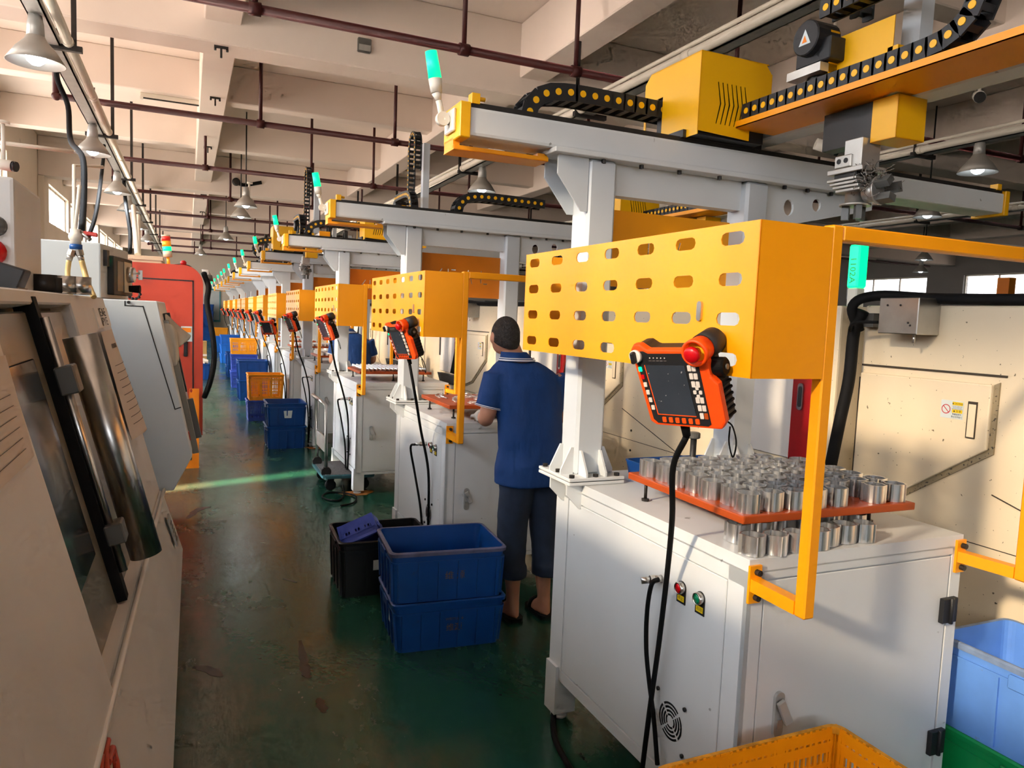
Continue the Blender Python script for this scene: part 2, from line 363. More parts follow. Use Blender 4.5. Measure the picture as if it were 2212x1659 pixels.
# disused fluorescent batten on the second beam
p0 = at(302, 198, 'z', 4.5); p1 = at(453, 217, 'z', 4.5)
t = thing('lamp_batten', ((p0.x+p1.x)/2, p0.y, 4.5), 'empty white fluorescent batten on the second ceiling beam', 'batten')
g = G(); g.box(p0.x, p1.x, p0.y, p0.y+.05, 4.44, 4.5); g.build('housing', PIPEW, t, .008); g = G(); g.box(p0.x, p1.x, p0.y+.012, p0.y+.04, 4.425, 4.442); g.build('channel', BKM, t)
for x in (p0.x, p1.x-.04): g = G(); g.box(x, x+.04, p0.y, p0.y+.05, 4.41, 4.45); g.build('lamp_holder', GR1, t)
# grey junction box on the first beam, loose black hose on the fourth
p = at(786, 100, 'y', B0); t = thing('junction_box', p, 'small grey box fixed to the nearest ceiling beam', 'box'); g = G(); g.box(p.x-.07, p.x+.07, p.y-.05, p.y, p.z-.07, p.z+.07); g.build('case', DGY, t, .008); g = G(); g.box(p.x-.06, p.x+.06, p.y-.055, p.y-.05, p.z-.06, p.z+.0); g.build('lid', RAILM, t)
yy = B0+3*BAY
q0, q1, q2 = at(510, 393, 'y', yy-.04), at(535, 399, 'y', yy-.04), at(565, 398, 'y', yy-.04)
t = thing('hose_stub', q0, 'loose black hose end hanging on the deep ceiling beam', 'hose'); g = G(); g.tube(catmull([q0, q0+(q1-q0)*.5+Vector((0, 0, -.03)), q1, q2+Vector((0, 0, .04))]), .04, 8); g.build('rubber', BKR, t); g = G(); g.lathe([(.05, -.05), (.085, -.05), (.085, .03), (.05, .03)], q0, 'y', 14); g.build('collar', BKM, t)
# sprinkler pipes
ORD = ['nearest', 'second', 'third', 'fourth', 'fifth', 'sixth', 'seventh', 'eighth', 'ninth', 'tenth', 'eleventh', 'twelfth', 'thirteenth']
for i, y in enumerate([6.1, 9.72, 13.2, 16.7, 20.3, 23.8, 27.3, 30.8, 34.3]):
    t = thing('sprinkler_pipe', (3, y, 3.9), 'dark red sprinkler pipe under the ceiling, %s from the camera' % ORD[i], 'pipe', 'dark red sprinkler pipes')
    x0 = -1.33 if i else -2.2
    g = G(); g.cyl((x0, y, 3.9), (22, y, 3.9), .036, n=10); g.build('pipe_run', PIPER, t)
    g = G(); g.cyl((x0, y, 3.88), (x0, y, 5.0 if i else 4.9), .036, n=10); g.ell((x0, y, 3.9), .048, .048, .048, 10, 6); g.build('riser', PIPER, t)
    for j, x in enumerate((.46, 2.13, 3.2, 5.0, 7.3, 9.5, 12, 15)):
        x += (.35*(i % 2)-.2*(i % 3 == 2))
        g = G(); g.cyl((x, y, 3.9), (x, y, 5.0), .022, n=8); g.cyl((x-.045, y, 3.9), (x+.045, y, 3.9), .05, n=10); g.build('hanger', PIPER, t)
# light rails with conduit
def rail(x, y0, y1, z, lab, sg=1):
    t = thing('light_rail', (x, (y0+y1)/2, z), lab, 'rail')
    g = G(); g.box(x-.075, x+.045, y0, y1, z-.01, z); g.box(x-.075, x-.065, y0, y1, z-.01, z+.05); g.box(x+.035, x+.045, y0, y1, z-.01, z+.05); g.build('channel', RAILM, t)
    g = G(); g.cyl((x+sg*.10, y0, z+.03), (x+sg*.10, y1, z+.03), .038, n=12); g.build('conduit', PIPEW, t)
    g = G(); g.cyl((x+sg*.10, y0, z+.10), (x+sg*.10, y1, z+.10), .018, n=8); g.build('thin_conduit', PIPEW, t)
    y = y0+.6; j = 0
    while y < y1:
        g = G(); g.cyl((x+sg*.10, y-.05, z+.03), (x+sg*.10, y+.05, z+.03), .044, n=12); g.build('coupling', PIPEW, t)
        if j % 2 == 0:
            g = G(); g.box(x-.16, x+.2, y, y+.05, z-.035, z+.01); g.box(x+sg*.14-.02, x+sg*.14+.02, y+.01, y+.015, z-.03, 5.0); g.build('hanger', BKM, t)
        y += 1.72; j += 1
    return t
rail(-1.0, 3.2, 34, 3.74, 'galvanised light rail with white conduit along the window side')
rail(3.66, 2.6, 34, 3.72, 'galvanised light rail with white conduit above the gantry row', -1)
rail(7.7, 2.0, 34, 3.72, 'galvanised light rail running through the dark hall behind the gantries', -1)
rail(12.2, 2.0, 34, 3.72, 'farthest galvanised light rail in the dark hall', -1)
def lamp(x, y, z, lab, power=26, drop=0):
    t = thing('pendant_lamp', (x, y, z), lab, 'lamp', 'bell shaped work lamps')
    g = G(); g.lathe([(.055, .20), (.075, .16), (.13, .10), (.195, .0), (.19, .0), (.125, .093), (.07, .15), (.05, .19)], (x, y, z), n=24, cap=False); g.build('lamp_shade', SHAD, t)
    g = G(); g.lathe([(.045, .34), (.05, .30), (.055, .28), (.06, .19), (.05, .185)], (x, y, z), n=16); g.build('socket', RAILM, t)
    g = G(); g.lathe([(.02, .17), (.055, .12), (.068, .06), (.06, .015), (.03, -.01), (.004, -.015)], (x, y, z), n=16); g.build('bulb', BULB, t)
    if drop: g = G(); g.cyl((x, y, z+.33), (x, y, 5.0), .012, n=6); g.build('stem', BKM, t)
    if power:
        l = bpy.data.lights.new('lamp_light', 'SPOT'); l.energy = power*2.2; l.spot_size = math.radians(150); l.spot_blend = .6; l.shadow_soft_size = .06; l.color = (.86, .93, 1)
        o = bpy.data.objects.new('lamp_light', l); COL.objects.link(o); o.location = Vector((x, y, z-.03))-Vector(t.location); o.parent = t
L_ = ['nearest', 'second', 'third', 'fourth', 'fifth', 'sixth', 'seventh']
for i, y in enumerate((6.55, 10.1, 13.4, 15.75, 19.3, 22.8)): lamp(-1.02, y, 3.38, 'lit bell lamp on the window-side rail, %s from the camera' % L_[i])
for i, y in enumerate((9.66, 16.5, 22.5)): lamp(3.70, y, 3.38, 'lit bell lamp on the rail above the gantries, %s from the camera' % L_[i])
for i, (x, y) in enumerate(((.92, 13.75), (.94, 15.4), (.9, 20.6), (.4, 27.2))): lamp(x, y, 3.4, 'lit bell lamp hanging over the aisle, %s from the camera' % L_[i], 20, 1.0)
for i, (x, y) in enumerate(((7.68, 5.37), (10.0, 7.7), (15.6, 12.0), (18.5, 14.3), (12.2, 13.5), (12.2, 18.5), (16.5, 9.6))): lamp(x, y, 3.4, 'lit bell lamp in the dark hall on the right, %s from the camera' % L_[i], 5, 1.0 if i in (1, 2, 3, 6) else 0)
# security cameras
def cctv(p, d, lab, drop=.25):
    p = Vector(p); d = Vector(d).normalized(); t = thing('security_camera', p, lab, 'camera', 'bullet cameras')
    g = G(); g.cyl(p-d*.11, p+d*.09, .055, n=14); g.build('housing', GR1, t); g = G(); g.cyl(p+d*.09, p+d*.125, .052, .05, n=14); g.build('lens_hood', BK, t)
    g = G(); g.cyl(p+Vector((0, 0, .05)), p+Vector((0, 0, .05+drop)), .018, n=8); g.lathe([(.06, .0), (.06, .03)], p+Vector((0, 0, .05+drop)), n=12); g.build('bracket', GR1, t)
cctv(at(2115, 208, 'y', 5.0), (-.6, -.5, -.3), 'white bullet camera hanging below the yellow gantry arm at right', .3)
cctv(at(1785, 318, 'y', 5.6), (.7, -.4, -.25), 'white bullet camera mounted behind the nearest gantry beam', 1.62)
cctv(at(8, 356, 'y', 9.0), (.8, -.3, -.1), 'white bullet camera on the window wall at far left', .35)
cctv(at(538, 440, 'y', 14.2), (-.3, -.7, -.5), 'small white camera above the aisle among the pipes', .3)
# notices on the end wall
p = at(462, 655, 'y', YE-.035)
t = thing('notice_board', (p.x, p.y, p.z), 'tall teal notice board on the end wall', 'sign')
g = G(); g.box(p.x-.32, p.x+.32, p.y-.01, p.y+.03, p.z-.95, p.z+.95); g.build('board', SIGNB, t); g = G(); g.box(p.x-.26, p.x+.26, p.y-.015, p.y-.005, p.z-.85, p.z+.65); g.build('sheet', SIGNW, t)
p = at(443, 660, 'y', YE-.035); g = G(); g.box(p.x-.22, p.x+.1, p.y-.01, p.y+.03, p.z-.6, p.z+.6); tag(g.build('wall_poster', SIGNW), 'pale blue poster left of the teal notice board', 'poster')
# conduit drops and hoses by the window-side rail
def cable(name, pts, r, m, lab, cat, group=None, n=7, seg=6):
    c = catmull(pts, seg); base = min(c, key=lambda q: q.z); o = G().tube(c, r, n).build(name, m); return tag(o, lab, cat, group)
cable('power_cable', [(-1.04, 7.6, 3.72), (-1.03, 7.62, 3.55), (-.96, 7.66, 3.35), (-.9, 7.3, 3.0), at(178, 340, 'y', 6.6), at(181, 420, 'y', 6.2), at(176, 500, 'y', 5.8)], .022, BKR, 'thick black power cable dropping from the window-side rail', 'cable')
cable('power_cable', [(-1.0, 11.2, 3.7), at(223, 345, 'y', 11), at(214, 420, 'y', 10), at(205, 470, 'y', 9.4), at(192, 510, 'y', 9)], .022, BKR, 'thinner black cable dropping behind the second window-side lamp', 'cable')
cable('power_cable', [(-.98, 14.2, 3.7), at(272, 440, 'y', 13.5), at(281, 500, 'y', 13), at(281, 545, 'y', 12.5)], .03, BKR, 'black cable hanging to the beige box behind the red machine', 'cable')
for i, (a, b) in enumerate((((288, 445), (296, 550)), ((298, 466), (299, 550)))):
    tag(G().cyl(at(*a, 'y', 11.5+.35*i), at(*b, 'y', 10.7+.35*i), .03, n=8).build('conduit_drop', PIPEW), ['slanting white conduit above the beige box', 'upright white conduit above the beige box'][i], 'pipe')
tag(G().tube([at(2, 308, 'y', 9.0), at(158, 328, 'y', 9.3)], .02, 8).build('conduit_run', PIPEW), 'thin white pipe from the window wall to the light rail', 'pipe')
tag(G().tube([at(160, 545, 'y', 8.0), at(160, 357, 'y', 8.0), at(222, 361, 'y', 8.6)], .016, 8).build('conduit_elbow', PIPEW), 'white pipe rising beside the window and bending to the rail', 'pipe')
# ================================================================== LEFT MACHINES
KS = .2567; SD = Vector((-KS, 0, 1)).normalized(); SN = Vector((1, 0, KS)).normalized()
def fp(y, z, off=0.): return Vector((-.405+(1.68-z)*KS, y, z))+SN*off
def slab(g, y0, y1, z0, z1, o0, o1):
    a, b = fp(0, z0), fp(0, z1); c = (a+b)/2; h = (b-a).length/2
    return g.obox(Vector((c.x, (y0+y1)/2, c.z))+SN*((o0+o1)/2), Vector((0, (y1-y0)/2, 0)), SD*h, SN*((o1-o0)/2))
T = thing('slant_lathe', (-1.2, 1.9, 0), 'grey slant-front lathe nearest the camera on the left of the aisle', 'machine')
g = G(); g.prism([(-2.4, .06), (-.16, .06), (-.16, .60), (-.50, 1.66), (-2.4, 1.66)], 'y', -.6, 4.36); g.build('body', GRY, T)
g = G(); slab(g, 3.18, 4.40, .56, 1.68, -.12, 0); g.build('end_panel', GRY, T, .01, 2)
g = G(); slab(g, -.6, 3.18, 1.64, 1.68, -.1, .0); g.build('top_bar', GRY, T, .006)
g = G(); slab(g, -.6, 3.17, .62, 1.64, -.10, -.07); g.build('door_backing', BK, T)
g = G(); slab(g, 2.50, 3.12, .62, 1.625, -.07, -.03); g.build('door_leaf', OLV, T, .006)
g = G(); slab(g, 1.2, 2.42, .62, 1.625, -.07, -.022); g.build('door_leaf', OLV, T, .006)
g = G(); slab(g, 1.2, 2.31, .95, 1.50, -.023, -.017); g.build('door_window', GLD, T, .004)
g = G(); slab(g, 2.43, 2.48, .76, 1.66, -.05, .004); g.build('door_seal', BKR, T)
for z0, z1 in ((.93, .99), (1.38, 1.46)):
    g = G(); slab(g, 2.42, 2.50, z0, z1, .0, .05); g.build('handle_block', DGY, T, .004)
g = G(); g.cyl(fp(2.46, .84, .012), fp(2.46, 1.6, .012), .014, n=10); g.build('guide_rod', ST, T)
g = G(); g.cyl(fp(2.70, .80, .055), fp(2.70, 1.53, .055), .05, n=28); g.build('door_handle', ST, T)
g = G(); slab(g, -.6, 1.775, .78, 1.63, -.02, .03); g.build('service_panel', GRY, T, .012, 2)
g = G(); slab(g, 1.90, 1.912, .92, 1.36, -.03, -.012); g.build('edge_strip', ORR, T)
r0 = [(-.125, 4.40, .64), (-.022, 4.40, .303), (-.035, 4.40, .03), (-.5, 4.40, .03), (-.5, 4.40, .64)]
r1 = [(-.19, -.6, .92), (-.05, -.6, .42), (-.07, -.6, .03), (-.5, -.6, .03), (-.5, -.6, .92)]
g = G(); g.loft([[Vector(p) for p in r0], [Vector(p) for p in r1]], smooth=False); g.build('skirt', GRY, T, .006)
# lip along the skirt top
g = G(); a, b = Vector((-.115, 4.40, .645)), Vector((-.18, -.6, .925)); g.tube([a, b], .009, 6); g.build('skirt_lip', GRY, T)
g = G(); c = Vector((-.068, 4.06, .51)); n_ = Vector((.956, 0, .293)); g.obox(c+n_*.0, (0, .055, 0), Vector((-.293, 0, .956))*.075, n_*.004); g.build('data_plate', RAILM, T)
g = G()
for k in range(5): g.obox(c+n_*.0045+Vector((-.293, 0, .956))*(-.05+.022*k), (0, .042, 0), Vector((-.293, 0, .956))*.004, n_*.001)
g.build('data_plate_print', PRT, T)
# orange emblem low on the skirt (two hooked strokes)
def sk(y, s):   # point on the sloped skirt face; s = 0 at the top edge, 1 at the fold
    u = (4.40-y)/5.0; t = Vector(r0[0]).lerp(Vector(r1[0]), u); f = Vector(r0[1]).lerp(Vector(r1[1]), u); return t.lerp(f, s)
g = G()
for st in ([(1.625, .075), (1.60, .075), (1.575, .08), (1.56, .10), (1.535, .14)], [(1.64, .135), (1.63, .165), (1.625, .20), (1.59, .24)], [(1.545, .055), (1.52, .06), (1.49, .08)], [(1.64, .135), (1.61, .13), (1.575, .125)]):
    g.tube(catmull([sk(y, s)+Vector((.004, 0, .002)) for y, s in st]), .0075, 8)
g.build('orange_emblem', ORR, T)
# nameplate emblem on the end panel: dark strokes on a pale plate
def ep(y, z, o=.003): return fp(y, z, o)
g = G(); slab(g, 3.80, 4.36, 1.535, 1.625, .0, .006); o = g.build('emblem_plate', GR1, T)
def epf(u, v): return fp(4.08+u*2.7, 1.58+v, .0075)
text('IEAE', .055, lambda u, v: epf(u, v+.022), 'emblem_lettering', PRD, T); text('IPYE', .055, lambda u, v: epf(u, v-.022), 'emblem_lettering', PRD, T)
# papers
def paper(name, y0, y1, z0, z1, lab, cur=.03, lines=9, off=.02, skew=.05):
    t = thing(name, fp((y0+y1)/2, z0, off), lab, 'paper')
    def P(u, v, o=0.): return fp(y0+(y1-y0)*u+skew*(v-.5), z0+(z1-z0)*v, off+cur*math.sin(u*3.0)*(.35+.65*(1-v))+o)
    N = 10; vs = [P(i/N, j/N, o) for o in (0, .0012) for i in range(N+1) for j in range(N+1)]; M = (N+1)**2
    fs = [(k*M+i*(N+1)+j, k*M+(i+1)*(N+1)+j, k*M+(i+1)*(N+1)+j+1, k*M+i*(N+1)+j+1) for k in (0, 1) for i in range(N) for j in range(N)]
    g = G(); g.add(vs, fs, True); g.build('sheet', PAP, t)
    g = G()
    for k in range(lines):
        v = .12+.62*k/lines
        g.add([P(u/8, vv, .003) for u in range(1, 8) for vv in (v, v+.006)], [(2*i, 2*i+2, 2*i+3, 2*i+1) for i in range(6)])
    g.add([P(u/8, vv, .003) for u in (2, 3, 4) for vv in (.83, .87)], [(2*i, 2*i+2, 2*i+3, 2*i+1) for i in range(2)])
    g.build('printed_lines', PRT, t)
    return t
paper('work_sheet', 3.62, 4.06, 1.05, 1.52, 'curled work sheet of ruled lines hanging on the near grey lathe', .05)
paper('work_sheet', 1.25, 1.74, 1.33, 1.53, 'work sheet taped to the big panel at the left edge', .002, 6, .033, .03)
# pieces standing on top of the lathe
for i, (px, r, m) in enumerate(((96, .044, BKM), (121, .036, BKM), (140, .046, ST), (172, .042, ST))):
    p = at(px, 637, 'y', 3.35+.02*i); t = thing('metal_sleeve', (p.x, p.y, 1.68), ['leftmost dark metal sleeve on top of the near lathe', 'second, shorter dark metal sleeve on top of the near lathe', 'third, bright metal sleeve on top of the near lathe', 'rightmost bright metal sleeve on top of the near lathe'][i], 'metal part', 'sleeves on the near lathe')
    h = .07 if i != 1 else .06
    g = G(); g.lathe([(r*.7, 0), (r, 0), (r, h), (r*.7, h), (r*.7, .0)], (p.x, p.y, 1.68), n=24, cap=False); g.build('wall', m, t); g = G(); g.lathe([(r*1.04, .0), (r*1.04, .006)], (p.x, p.y, 1.68), n=24); g.build('foot_ring', m, t)
p = at(22, 610, 'y', 2.6); t = thing('clamp_lever', (p.x, p.y, 1.68), 'black angled block on the near lathe at the left edge', 'clamp'); g = G(); g.prism([(p.x-.045, 1.68), (p.x+.035, 1.68), (p.x+.055, 1.735), (p.x-.01, 1.755), (p.x-.06, 1.70)], 'y', 2.5, 2.6); g.build('block', BK, t, .004); g = G(); g.box(p.x-.05, p.x+.04, 2.48, 2.62, 1.676, 1.684); g.build('foot', BKM, t)
g = G(); x1 = at(32, 500, 'y', 3.0).x; T0 = thing('control_cabinet', (x1-.3, 3.3, 1.68), 'pale upright control box cut by the left edge with a red button', 'control box'); g.box(x1-.6, x1, 3.0, 3.5, 1.68, 2.06); g.build('case', GRY, T0, .012, 2)
p = at(-16, 545, 'y', 3.0); g = G(); g.lathe([(.04, 0), (.045, -.02), (.03, -.035), (.002, -.04)], (p.x, 3.0, p.z), 'y', 18); g.build('stop_button', RBT, T0); p = at(-10, 488, 'y', 3.0); g = G(); g.lathe([(.035, 0), (.03, -.02), (.002, -.02)], (p.x, 3.0, p.z), 'y', 18); g.build('knob', DGY, T0)
# second machine
T = thing('blue_grey_machine', (-1.1, 5.45, 0), 'blue-grey machine with a slanted door behind the near lathe', 'machine')
g = G(); g.prism([(-2.2, .05), (-.3, .05), (-.15, .565), (-.073, .566), (.0285, .769), (-.158, 1.674), (-2.2, 1.674)], 'y', 4.7, 6.2); g.build('body', GRB, T, .006)
def nf(px, py, o=0.): v = at(px, py, 'y', 4.7); return Vector((v.x, 4.7-o, v.z))
def strip(g, pts, wdt=.004, o=.0015):
    for a, b in zip(pts[:-1], pts[1:]):
        a, b = Vector(a), Vector(b); d = (b-a); L = d.length/2; d.normalize(); s = d.cross(Vector((0, 1, 0))).normalized(); g.obox((a+b)/2, d*(L+wdt/2), s*wdt/2, Vector((0, o, 0)))
    return g
g = strip(G(), [nf(270, 651), nf(270, 660), nf(309, 662), nf(378, 884), nf(390, 880)], .006); g.build('panel_seam', BK, T)
p = nf(278, 653, .004); g = G(); g.lathe([(.009, .004), (.009, -.004)], p, 'y', 10); g.build('screw', BKM, T)
p = nf(265, 830, .002)
# door edge hardware on the slanted front, cloth and folder
def mf(y, z, off=0.): k2 = (.0285+.158)/(1.674-.769); return Vector((-.158+(1.674-z)*k2, y, z))+Vector((1, 0, k2)).normalized()*off
g = G(); g.obox((mf(4.95, 1.15)+mf(4.95, 1.15, .03))/2, (0, .03, 0), (mf(0, 1.62)-mf(0, .80))/2, (.018, 0, .003)); g.build('door_stile', OLV, T, .003)
g = G(); g.obox(mf(5.15, 1.35, .02), (0, .04, 0), (mf(0, 1.6)-mf(0, 1.1))/2, (.02, 0, .004)); g.build('door_rail', BK, T, .003)
g = G(); g.obox(mf(5.5, 1.2, .012), (0, .3, 0), (mf(0, 1.6)-mf(0, .85))/2, (.012, 0, .003)); g.build('door_leaf', OLV, T, .003)
g = G(); g.obox(mf(5.1, .93, .04), (0, .03, 0), (mf(0, 1.05)-mf(0, .8))/2, (.025, 0, .005)); g.build('door_handle', DGY, T, .004)
g = G(); g.obox(mf(4.9, .86, .002), (0, .035, 0), (mf(0, .885)-mf(0, .835))/2, (.003, 0, .001)); g.build('orange_mark', ORR, T)
def sheet(name, pts, m, lab, cat, th=.002):   # grid of points -> thin cloth
    a = len(pts); b = len(pts[0]); g = G(); vs = [Vector(p) for r in pts for p in r]
    fs = [(i*b+j, (i+1)*b+j, (i+1)*b+j+1, i*b+j+1) for i in range(a-1) for j in range(b-1)]
    g.add(vs, fs, True); o = g.build(name, m); md = o.modifiers.new('thick', 'SOLIDIFY'); md.thickness = th; s_ = o.modifiers.new('sub', 'SUBSURF'); s_.levels = 1; s_.render_levels = 2
    return tag(o, lab, cat)
def mfp(px, py, y): v = at(px, py, 'y', y); return v
sheet('paper_folder', [[mfp(352, 668, 5.05), mfp(372, 690, 5.1), mfp(395, 712, 5.15), mfp(414, 724, 5.2)], [mfp(358, 700, 5.05), mfp(376, 712, 5.1), mfp(396, 722, 5.15), mfp(413, 727, 5.2)], [mfp(372, 738, 5.05), mfp(384, 742, 5.1), mfp(394, 738, 5.15), mfp(410, 732, 5.2)], [mfp(380, 750, 5.05), mfp(386, 752, 5.1), mfp(392, 745, 5.15), mfp(406, 736, 5.2)]], RAILM, 'stiff grey sheet sticking out from the blue-grey machine door', 'sheet')
sheet('cleaning_cloth', [[mfp(342, 697, 4.94), mfp(352, 696, 4.9), mfp(362, 697, 4.88), mfp(374, 700, 4.9), mfp(381, 710, 4.95)], [mfp(346, 722, 4.94), mfp(356, 728, 4.84), mfp(366, 724, 4.9), mfp(376, 722, 4.86), mfp(383, 722, 4.95)], [mfp(354, 748, 4.94), mfp(364, 752, 4.84), mfp(372, 748, 4.9), mfp(380, 746, 4.86), mfp(385, 745, 4.95)], [mfp(362, 775, 4.95), mfp(370, 780, 4.87), mfp(376, 778, 4.9), mfp(382, 776, 4.88), mfp(388, 772, 4.96)], [mfp(366, 788, 4.96), mfp(372, 792, 4.9), mfp(377, 792, 4.92), mfp(382, 788, 4.9), mfp(386, 782, 4.97)]], CLTH, 'crumpled grey-green cloth hung on the blue-grey machine door', 'cloth')
# operator console on the second machine (turned a little towards the camera)
T2 = thing('operator_console', (-.8, 5.0, 1.674), 'pale operator console with screen above the blue-grey machine', 'console')
a = at(217, 525, 'y', 4.75); b_ = at(277, 556, 'y', 5.35); zt = a.z; fx = Vector((b_.x-a.x, .6, 0)).normalized(); fnv = Vector((fx.y, -fx.x, 0))
g = G(); P4 = [(a.x, 4.75), (b_.x, 5.35), (-1.3, 5.5), (-1.3, 4.75)]; g.prism(P4, 'z', 1.674, zt); g.build('case', GRB, T2, .008, 2)
def cf(u, z, o=0.): v = Vector((a.x, 4.75, 0))+fx*u+fnv*o; return Vector((v.x, v.y, z))
def cbox(g, u0, u1, z0, z1, o0, o1): return g.obox(cf((u0+u1)/2, (z0+z1)/2, (o0+o1)/2), fx*(u1-u0)/2, (0, 0, (z1-z0)/2), fnv*(o1-o0)/2)
cbox(G(), .13, .56, 1.70, 1.925, 0, .035).build('bezel', BK, T2, .004)
cbox(G(), .20, .33, 1.725, 1.90, .035, .038).build('screen', OLV, T2); cbox(G(), .36, .53, 1.72, 1.905, .035, .038).build('key_panel', BEI, T2)
G().cyl(cf(.44, 1.83, .036), cf(.44, 1.83, .075), .05, .045, n=20).build('hand_wheel', ST, T2)
G().cyl(cf(.47, 1.745, .036), cf(.47, 1.745, .10), .02, .026, n=14).build('stop_button', BKR, T2)
g = G(); g.cyl(cf(.52, 1.845, .036), cf(.52, 1.845, .09), .008, n=8); g.obox(cf(.52, 1.835, .09), fx*.004, (0, 0, .03), fnv*.012); g.build('key', ST, T2)
cbox(G(), .05, .10, 1.86, 1.95, 0, .02).build('switch', BKM, T2); cbox(G(), .09, .115, 1.885, 1.905, .0, .01).build('indicator', GRN, T2)
# ball valve with splitter and two clear hoses
T3 = thing('ball_valve', at(168, 560, 'y', 3.9), 'white ball valve with red lever and steel splitter above the near lathe', 'valve')
v0 = at(163, 495, 'y', 3.9); v1 = at(164, 528, 'y', 3.9); v2 = at(165, 534, 'y', 3.9)
g = G(); g.cyl(at(172, 400, 'y', 3.9), v0, .008, n=10); g.cyl(v0, v1, .022, n=14); g.ell((v0+v1)/2, .03, .03, .028); g.build('valve_body', GR1, T3)
g = G(); g.cyl(v1, v1-Vector((0, 0, .022)), .026, n=12); g.build('blue_nut', mat('blue_nut_plastic', (20, 84, 160), .4), T3)
g = G(); e0 = at(180, 503, 'y', 3.9); e1 = at(211, 508, 'y', 3.86); g.obox((e0+e1)/2, (e1-e0)/2, (0, .012, 0), (0, 0, .009)); g.build('lever', RED, T3, .004)
g = G(); g.cyl(v0+Vector((.02, 0, -.01)), at(195, 518, 'y', 3.88), .01, n=8); g.build('side_pipe', ST, T3)
for i, (pa, pb) in enumerate((((157, 540), (149, 562)), ((170, 540), (176, 562)))):
    A, B = at(*pa, 'y', 3.9), at(*pb, 'y', 3.9); g = G(); g.cyl(A, A.lerp(B, .55), .017, n=8, smooth=False); g.cyl(A.lerp(B, .45), B, .013, n=10); g.build('coupling', ST, T3)
tag(G().tube(catmull([at(149, 562, 'y', 3.9), at(146, 590, 'y', 3.9), at(149, 615, 'y', 3.85), at(152, 640, 'y', 3.8)]), .011, 8).build('clear_hose', TUBE), 'left amber hose hanging from the steel splitter', 'hose')
tag(G().tube(catmull([at(176, 562, 'y', 3.9), at(182, 585, 'y', 3.9), at(190, 612, 'y', 3.86), at(203, 642, 'y', 3.8)]), .012, 8).build('clear_hose', TUBE), 'right, longer amber hose curving from the steel splitter', 'hose')
# vermilion machine
YR = 8.19; T = thing('vermilion_machine', (-.7, 8.9, 0), 'vermilion machine with a rounded corner standing in the left row', 'machine')
prof = [(-2.1, .33)]; prof += [(.145, .33)]; c_ = (.145-.19, 2.065-.19)
for i in range(9): t_ = math.radians(90*i/8); prof.append((c_[0]+.19*math.cos(t_), c_[1]+.19*math.sin(t_)))
prof.append((-2.1, 2.065))
g = G(); g.prism(prof, 'y', YR, YR+1.4); g.build('body', ORR, T)
def rf(px, py, o=0.): v = at(px, py, 'y', YR); return Vector((v.x, YR-o, v.z))
g = strip(G(), [rf(200, 560), rf(417, 607), rf(417, 900)], .012); 
g = strip(G(), [rf(230, 596), rf(417, 607), rf(417, 905)], .012, .004); g.build('door_gap', BK, T)
a = rf(405, 705, .003); b = rf(415, 738, .003); G().box(a.x-.06, b.x, YR-.004, YR, b.z, a.z).build('sticker', SIGNW, T); G().box(a.x-.05, b.x-.01, YR-.006, YR-.003, a.z-.06, a.z-.015).build('sticker_band', OR, T)
a = rf(397, 737); b = rf(405, 770); G().box(a.x, b.x, YR-.02, YR, b.z, a.z).build('door_handle', BK, T, .005)
a = rf(290, 635); g = G()
for k in range(10): t_ = 2*math.pi*k/10; g.ell((a.x+.05*math.cos(t_), YR, a.z+.05*math.sin(t_)), .016, .006, .016, 8, 5)
g.build('vent_rosette', BK, T)
hb = []
for k in range(6): cz = .1+.14*k; hb.append([( .035+.012*math.cos(q*math.pi/4), cz+.02*math.sin(q*math.pi/4)) for q in range(8)])
g = G(); g.panel([(-.9, .0), (.11, .0), (.11, .82), (.02, .82), (.0, .35), (-.9, .35)], hb, lambda u, v, t: (u, YR-.06-t, v), .012); g.build('perforated_base', OR, T)
G().box(-2.0, .08, YR, YR+1.35, 0, .34).build('plinth', DGY, T)
g = G(); g.ell((-.06, YR+.4, 2.065), .10, .14, .03); g.build('lid_boss', BK, T); g = G(); g.lathe([(.03, 0), (.03, .03), (.015, .045)], (-.04, YR+.3, 2.08)); g.build('beacon', RBT, T)
# its stack light
bs = Vector((-.175, YR+.15, 2.06)); T4 = thing('stack_light', bs, 'red, amber and green stack light on the vermilion machine', 'signal light')
def tl(h, dx=.0): return bs+Vector((-.01*h/.1, 0, h))
G().cyl(tl(0), tl(.08), .016, n=10).build('stem', AMBL, T4)
for z0, z1, m, nm in ((.08, .14, BEI, 'base'), (.14, .185, GRN, 'green_lens'), (.185, .24, AMBL, 'amber_lens'), (.24, .285, REDL, 'red_lens'), (.285, .30, BEI, 'cap')): G().cyl(tl(z0), tl(z1), .042, n=18).build(nm, m, T4)
